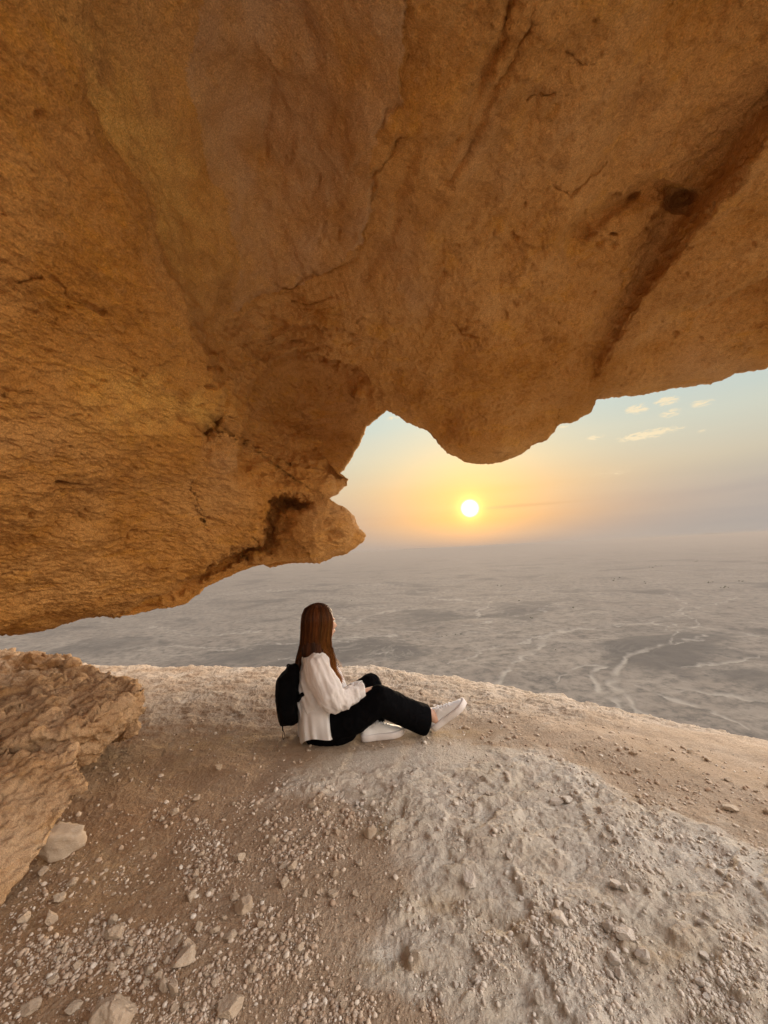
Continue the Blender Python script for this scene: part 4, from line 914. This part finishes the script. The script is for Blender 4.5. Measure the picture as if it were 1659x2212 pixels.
# cuffs
for ctr, dv, r in ((C3(728, 745, 2.478), C3(800, 722, 2.505) - C3(700, 754, 2.465), .043), (C3(712, 716, 2.665), C3(760, 722, 2.64) - C3(690, 724, 2.67), .040)):
    dv = Vector(unit(dv)); a1 = dv.orthogonal().normalized(); a2 = dv.cross(a1); rows = []
    for t, q in ((-.03, 1.0), (-.015, 1.04), (.0, 1.08), (.018, 1.14), (.026, 1.16), (.0265, 1.10), (.0, .98), (-.02, .9)):
        rows.append([bm.verts.new(Vector(tuple(ctr)) + dv * (t + .006 * math.sin(2 * 6.2832 * k / 40)) + (a1 * math.cos(6.2832 * k / 40) + a2 * math.sin(6.2832 * k / 40)) * r * q * (1 + .05 * math.sin(4 * 6.2832 * k / 40 + t * 40))) for k in range(40)])
    for u, v in zip(rows[:-1], rows[1:]):
        for k in range(40): bm.faces.new((u[k], u[(k + 1) % 40], v[(k + 1) % 40], v[k]))
me = bm_mesh(bm, 'shirt'); c = mesh_co(me); c[:, 2] = np.maximum(c[:, 2], .004); set_co(me, c)
link('shirt', me, M['shirt'], woman)
# collar, folded down round the neck
bm = bmesh.new(); rows = []
for (u_, out) in ((.018, -.004), (.030, .004), (.022, .016), (.0, .026), (-.014, .032)):
    row = []
    for k in range(61):
        th = math.radians(-150 + 300 * k / 60); bd = -FD * math.cos(th) * .9 + FS * math.sin(th)
        p = C3(450, 482, 2.61) + bd * (.062 + out) + np.array([0, 0, u_ + .012 * math.cos(th) - .018 * (1 - math.cos(th)) * .5]); row.append(bm.verts.new(tuple(p)))
    rows.append(row)
for u, v in zip(rows[:-1], rows[1:]):
    for k in range(60): bm.faces.new((u[k], u[k + 1], v[k + 1], v[k]))
link('collar', bm_mesh(bm, 'collar'), M['shirt'], woman)

# hair
def cat_interp(pts, n):
    pts = np.array(pts, float); P_ = np.vstack([2 * pts[0] - pts[1], pts, 2 * pts[-1] - pts[-2]]); out = []
    for t in np.linspace(0, len(pts) - 1 - 1e-6, n):
        i = int(t); f = t - i; a, b_, c, d = P_[i:i + 4]
        out.append(.5 * (2 * b_ + (c - a) * f + (2 * a - 5 * b_ + 4 * c - d) * f * f + (3 * b_ - a - 3 * c + d) * f ** 3))
    return np.array(out)
bm = bmesh.new()
blob(bm, hp(-.022, 0, .032), .104, (1.04, .92, 1.02), RotH)
for k in range(14): blob(bm, C3(450 - k * 3.0, 285 + k * 13, 2.60 - .01 * k * .2), .100 - .0012 * k, (1.0, .95, 1), None)
limb(bm, [(C3(405, 420, 2.59), .074), (C3(430, 475, 2.62), .05)])
limb(bm, [(C3(490, 420, 2.60), .050), (C3(510, 520, 2.585), .038), (C3(540, 610, 2.58), .027), (C3(578, 675, 2.58), .012)], step=.2)
limb(bm, [(C3(345, 430, 2.58), .035), (C3(310, 520, 2.56), .022), (C3(294, 620, 2.535), .014), (C3(290, 715, 2.53), .007)], step=.2)
me = fin(bm, .005, 5)
# clear the face from the shell
bm = bmesh.new(); bm.from_mesh(me)
dele = []
for f in bm.faces:
    q = np.array(f.calc_center_median()) - HEAD; ff, ss, uu = q @ FD, q @ FS, q @ FU
    if ff > .034 and uu < .075 and uu > -.16 and abs(ss) < .080: dele.append(f)
bmesh.ops.delete(bm, geom=dele, context='FACES'); sm = bm_mesh(bm, 'shell')
c = mesh_co(sm); n = mesh_no(sm); az_ = np.arctan2(c[:, 1] - HEAD[1], c[:, 0] - HEAD[0])
set_co(sm, c + n * (fbm(np.stack([np.cos(az_) * 4, np.sin(az_) * 4, c[:, 2] * 2.2], -1), 3.0, 3, 440, .6) * .012)[:, None])
HU = np.random.default_rng(3); verts = []; faces = []; tints = []
def strand(path, r0, ti, gl):
    nseg = len(path); t = np.gradient(path, axis=0); t = unit(t); a = unit(np.cross(t, [.3, .2, 1.0]) + 1e-9); b_ = np.cross(t, a); off = len(verts)
    for i in range(nseg):
        r = r0 * (1 - .75 * (i / (nseg - 1)) ** 2)
        for k in range(3):
            th = 2.0944 * k; verts.append(path[i] + (a[i] * math.cos(th) + b_[i] * math.sin(th)) * r); tints.append((ti, gl * (i / nseg) ** 1.4, 0))
    for i in range(nseg - 1):
        for k in range(3): faces.append((off + i * 3 + k, off + i * 3 + (k + 1) % 3, off + i * 3 + 3 + (k + 1) % 3, off + i * 3 + 3 + k))
fa = math.atan2(FD[1], FD[0])
for i in range(2400):
    th = HU.uniform(-math.pi, math.pi)                  # azimuth about the head, world
    rel = (th - fa + math.pi) % (2 * math.pi) - math.pi
    if abs(rel) < math.radians(52): continue
    s1 = math.sin(th); c1 = math.cos(th); j = HU.normal(0, .0022, 3)
    rad = lambda k: HU.normal(0, .0015)
    dirh = np.array([c1, s1, 0])
    def ell(cz, rx, rz): return HEAD + FU * cz + dirh * rx - FD * .018 + j
    pf = HU.uniform(-.085, .055); part = HEAD + FU * (.030 + .110 * math.sqrt(max(.05, 1 - ((pf + .022) / .112) ** 2))) + FD * pf + FS * HU.normal(0, .005)
    pth = [part, ell(.118, .062, 0), ell(.075, .097 + rad(0), 0), ell(.02, .107 + rad(0), 0)]
    low = C3(432, 400, 2.60) + dirh * np.array([.108, .095, 0]) * HU.uniform(.93, 1.04)
    pth.append(low)
    w_ = c1 + .15 * s1 + HU.normal(0, .18)
    if w_ > -.12:
        k = HU.uniform(0, 1); e_ = HU.uniform(.75, 1.0)
        o1 = dirh * .045 + HU.normal(0, .006, 3); o2 = dirh * .032 + HU.normal(0, .008, 3)
        pth += [C3(505, 490, 2.60) + o1, C3(528, 575, 2.59) + o1 * .8, C3(560, 640, 2.585) + o2]
        end = C3(596 - 40 * (1 - e_), 695 - 130 * (1 - e_) * 2, 2.585) + HU.normal(0, .010, 3) + (np.array([.03, 0, .02]) * HU.random() if HU.random() < .12 else 0)
        pth.append(end); gl = np.clip(.1 + (1.3 if c1 > .35 else .35) * HU.random(), 0, 1)  # orange towards the tips on the sun side, sunlight put into the tint
    elif w_ < -.62:
        o1 = dirh * .018 + HU.normal(0, .004, 3)
        pth += [C3(322, 500, 2.56) + o1, C3(297, 590, 2.535) + o1 * .6, C3(290, HU.uniform(640, 735), 2.53) + HU.normal(0, .004, 3)]; gl = .12
    else:
        pth += [C3(425, 455, 2.60) + dirh * .088, C3(400 + 60 * w_ + HU.uniform(-30, 30), HU.uniform(490, 530), 2.595) + dirh * .05]; gl = .08
    strand(cat_interp(pth, 22), HU.uniform(.0008, .0016), float(np.clip(  .30 + 1.05 * gnoise(np.array([[math.cos(th) * 7.5, math.sin(th) * 7.5, .3]]), 7)[0] + HU.normal(0, .2), 0, 1)), gl)
for i in range(70):                                      # flyaway ends, the caught sunlight put into their orange tint
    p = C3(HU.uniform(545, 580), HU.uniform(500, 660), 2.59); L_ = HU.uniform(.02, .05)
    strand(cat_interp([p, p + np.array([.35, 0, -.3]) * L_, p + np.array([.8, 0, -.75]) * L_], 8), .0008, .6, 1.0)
hm = raw_mesh('strands', np.array(verts), np.array(faces)); add_col(hm, 'tint', np.array(tints)); 
at_ = sm.attributes.get('tint') or sm.attributes.new('tint', 'FLOAT_COLOR', 'POINT')
tt_ = np.zeros((len(sm.vertices), 4), np.float32); tt_[:, 3] = 1; cc = mesh_co(sm); tt_[:, 0] = np.clip(.2 + fbm(np.stack([cc[:, 0] * 40, cc[:, 1] * 40, cc[:, 2] * 3], -1), 1, 3, 450), 0, 1) * .6; at_.data.foreach_set('color', tt_.ravel())
o1 = tmp_obj(sm); o2 = tmp_obj(hm)
bm = bmesh.new(); bm.from_mesh(hm); lay = bm.verts.layers.float_color.get('tint'); bm2 = bmesh.new(); bm2.from_mesh(sm)
n0 = len(sm.vertices); V_ = np.r_[mesh_co(sm), mesh_co(hm)]; bm.free(); bm2.free()
polys = [tuple(p.vertices) for p in sm.polygons] + [tuple(v + n0 for v in f) for f in faces]
me = bpy.data.meshes.new('hair'); me.from_pydata(V_.tolist(), [], polys); smooth_all(me); add_col(me, 'tint', np.r_[tt_[:, :3], np.array(tints, np.float32)])
bpy.data.objects.remove(o1); bpy.data.objects.remove(o2)
link('hair', me, M['hair'], woman)

# shoes
def shoe(heel, toe, upv, L_=.272):
    x = unit(np.array(toe) - np.array(heel)); y_ = unit(np.cross(upv, x)); z = np.cross(x, y_); O = np.array(heel)
    W_ = lambda a, b_, c: Vector(tuple(O + x * a + y_ * b_ + z * c))
    def wid(t): return np.interp(t, [0, .03, .12, .35, .55, .72, .86, .95, 1.0], [.012, .026, .033, .032, .041, .046, .040, .026, .008])
    def top(t): return np.interp(t, [0, .04, .12, .24, .34, .42, .60, .75, .88, .96, 1.0], [.055, .078, .080, .078, .098, .094, .078, .062, .052, .042, .026])
    bm = bmesh.new(); rows = []
    ts = np.r_[0, .012, .03, .06, np.linspace(.1, .9, 22), .94, .97, .99, 1.0]
    for t in ts:
        row = []; w_ = wid(t); h = top(t); b0 = .020
        for k in range(28):
            th = 6.2832 * k / 28; cy, sz = math.cos(th), math.sin(th); e1 = .75
            yy = w_ * (abs(cy) ** e1) * (1 if cy > 0 else -1); zz = b0 + (h - b0) * (.5 + .5 * (abs(sz) ** .8) * (1 if sz > 0 else -1))
            yy *= 1 - .38 * np.clip((zz - b0) / (h - b0 + 1e-6), 0, 1) ** 1.6 * (1 if .2 < t < .9 else .6)
            row.append(bm.verts.new(W_(t * L_, yy, zz)))
        rows.append(row)
    for u, v in zip(rows[:-1], rows[1:]):
        for k in range(28):
            tc_ = (rows.index(u)) ; f_ = bm.faces.new((u[k], u[(k + 1) % 28], v[(k + 1) % 28], v[k]))
    # sole
    sb = bmesh.new(); rr2 = []
    outl = [(t * L_ * 1.02 - .003, wid(t) * 1.07 + .002) for t in ts] ; loop = [(a, b_) for a, b_ in outl] + [(a, -b_) for a, b_ in outl[::-1]]
    for zz, s_ in ((0.0, .97), (.002, 1.02), (.026, 1.05), (.038, 1.03), (.0392, .95)):
        rr2.append([sb.verts.new(W_(L_ / 2 + (a - L_ / 2) * (1 + (s_ - 1) * .3), b_ * s_, zz + .010 * max(0, a / L_ - .78) ** 1.2 * 2.5)) for a, b_ in loop])
    n = len(loop)
    for u, v in zip(rr2[:-1], rr2[1:]):
        for k in range(n): sb.faces.new((u[k], u[(k + 1) % n], v[(k + 1) % n], v[k]))
    sb.faces.new(rr2[0][::-1]); sb.faces.new(rr2[-1])
    # collar rim, tongue and laces
    pts = [W_(.010 + .072 * (1 - math.cos(a)) / 2 * 1.0, .027 * math.sin(a), .079 + .012 * (1 - math.cos(a)) / 2) for a in np.linspace(0, 6.2832, 25)]
    tube(bm, pts, .0042, 6)
    for k in range(7):
        t = np.linspace(0, 1, 7)[k]
    tg = [[bm.verts.new(W_(.080 + .035 * j / 5 - .012 * (1 - j / 5), s_ * .018 * (1 - .1 * (5 - j) / 5), .118 - .026 * j / 5 + .004 * (1 - s_ * s_))) for s_ in (-1, -.5, 0, .5, 1)] for j in range(6)]
    for u, v in zip(tg[:-1], tg[1:]):
        for k in range(4): bm.faces.new((u[k], u[k + 1], v[k + 1], v[k]))
    lb = bmesh.new()
    for j in range(5):
        t = .40 + j * .062; hh = top(t) + .002
        tube(lb, [W_(t * L_, -.020, hh - .008), W_(t * L_ + .004, -.008, hh + .001), W_(t * L_ + .006, .008, hh + .001), W_(t * L_ + .008, .020, hh - .008)], .0024, 5)
    k0 = W_(.38 * L_, 0, top(.38) + .006)
    for sg in (-1, 1):
        a = [k0, k0 + Vector(tuple(-x * .012 + y_ * sg * .018 + z * .014)), k0 + Vector(tuple(-x * .004 + y_ * sg * .032 + z * .004)), k0 + Vector(tuple(x * .008 + y_ * sg * .018 + z * .0)), k0]
        tube(lb, cat_interp([tuple(q) for q in a], 14), .0020, 5); tube(lb, [k0, k0 + Vector(tuple(y_ * sg * .022 - z * .006 + x * .012)), k0 + Vector(tuple(y_ * sg * .030 - z * .022 + x * .018))], .0018, 5)
    s = link('shoe', bm_mesh(bm, 'shoe'), M['shoe'], woman); link('sole', bm_mesh(sb, 'sole'), M['sole'], s); link('laces', bm_mesh(lb, 'laces'), M['shoe'], s); return s
shoe(C3(742, 1074, 2.555), C3(1030, 1028, 2.60), (0, 0, 1))
hB = C3(1240, 1002, 2.625); tB = C3(1470, 818, 2.60); xd = unit(tB - hB); shoe(hB, tB, np.array([-xd[2], 0, xd[0]]))

# backpack
prof = [(238,556),(285,545),(306,560),(312,640),(312,730),(300,800),(296,850),(306,930),(300,952),(268,970),(225,972),(182,975),(168,930),(158,870),(150,800),(146,740),(150,690),(160,650),(190,615),(215,592)]
pr_ = np.array(prof, float); ctr = pr_.mean(0); bm = bmesh.new(); rows = []
for s_ in np.linspace(-1, 1, 17):
    k = (1 - abs(s_) ** 5 * .30 - abs(s_) ** 2 * .04); yv = 2.575 + s_ * .135; q = ctr + (pr_ - ctr) * k
    rows.append([bm.verts.new(tuple(C3(a, b_, yv))) for a, b_ in q])
for u, v in zip(rows[:-1], rows[1:]):
    for k in range(len(prof)): bm.faces.new((u[k], u[(k + 1) % len(prof)], v[(k + 1) % len(prof)], v[k]))
bm.faces.new(rows[0][::-1]); bm.faces.new(rows[-1]); me = bm_mesh(bm, 'bp'); me = skin(me, .006, 5); cloth(me, .010, 7, 460, (1, 1, 1), .003); me.name = 'backpack'
pack = link('backpack', me, M['bag'], label='slim black nylon backpack worn on the back of the seated woman', cat='backpack')
bm = bmesh.new(); pocket = [(172,690),(205,680),(215,760),(215,900),(185,925),(166,880),(152,800),(150,730)]; rows = []
for s_ in np.linspace(-1, 1, 9):
    k = 1 - abs(s_) ** 4 * .25; c0 = np.mean(pocket, 0); rows.append([bm.verts.new(tuple(C3(*(c0 + (np.array(p) - c0) * k) - np.array([5, 0]), 2.575 + s_ * .095))) for p in pocket])
for u, v in zip(rows[:-1], rows[1:]):
    for k in range(8): bm.faces.new((u[k], u[(k + 1) % 8], v[(k + 1) % 8], v[k]))
bm.faces.new(rows[0][::-1]); bm.faces.new(rows[-1]); pm = bm_mesh(bm, 'pocket'); pm = skin(pm, .006, 5); link('front_pocket', pm, M['bag'], pack)
bm = bmesh.new(); tube(bm, cat_interp([C3(300, 800, 2.49), C3(325, 765, 2.475), C3(360, 742, 2.475), C3(420, 700, 2.50)], 10), .013, 8); link('shoulder_strap', bm_mesh(bm, 'strap'), M['bag'], pack)
bm = bmesh.new(); tube(bm, cat_interp([C3(262, 560, 2.56), C3(238, 552, 2.56), C3(228, 560, 2.56), C3(236, 572, 2.58), C3(256, 575, 2.60)], 12), .005, 6); link('grab_loop', bm_mesh(bm, 'loop'), M['bag'], pack)
bm = bmesh.new(); tube(bm, cat_interp([C3(196, 960, 2.53), C3(197, 985, 2.53), C3(199, 1008, 2.53)], 8), .0045, 6)
tube(bm, cat_interp([C3(199, 1005, 2.53), C3(209, 1022, 2.53), C3(208, 1055, 2.53), C3(202, 1068, 2.53), C3(197, 1050, 2.53), C3(200, 1020, 2.53), C3(199, 1005, 2.53)], 20), .0016, 5)
link('zip_cord', bm_mesh(bm, 'cord'), M['bag'], pack)
bm = bmesh.new(); tube(bm, cat_interp([C3(212, 596, 2.50), C3(200, 605, 2.50), C3(188, 620, 2.50)], 6), .0016, 5); link('zip_pull', bm_mesh(bm, 'zp'), M['bag'], pack)
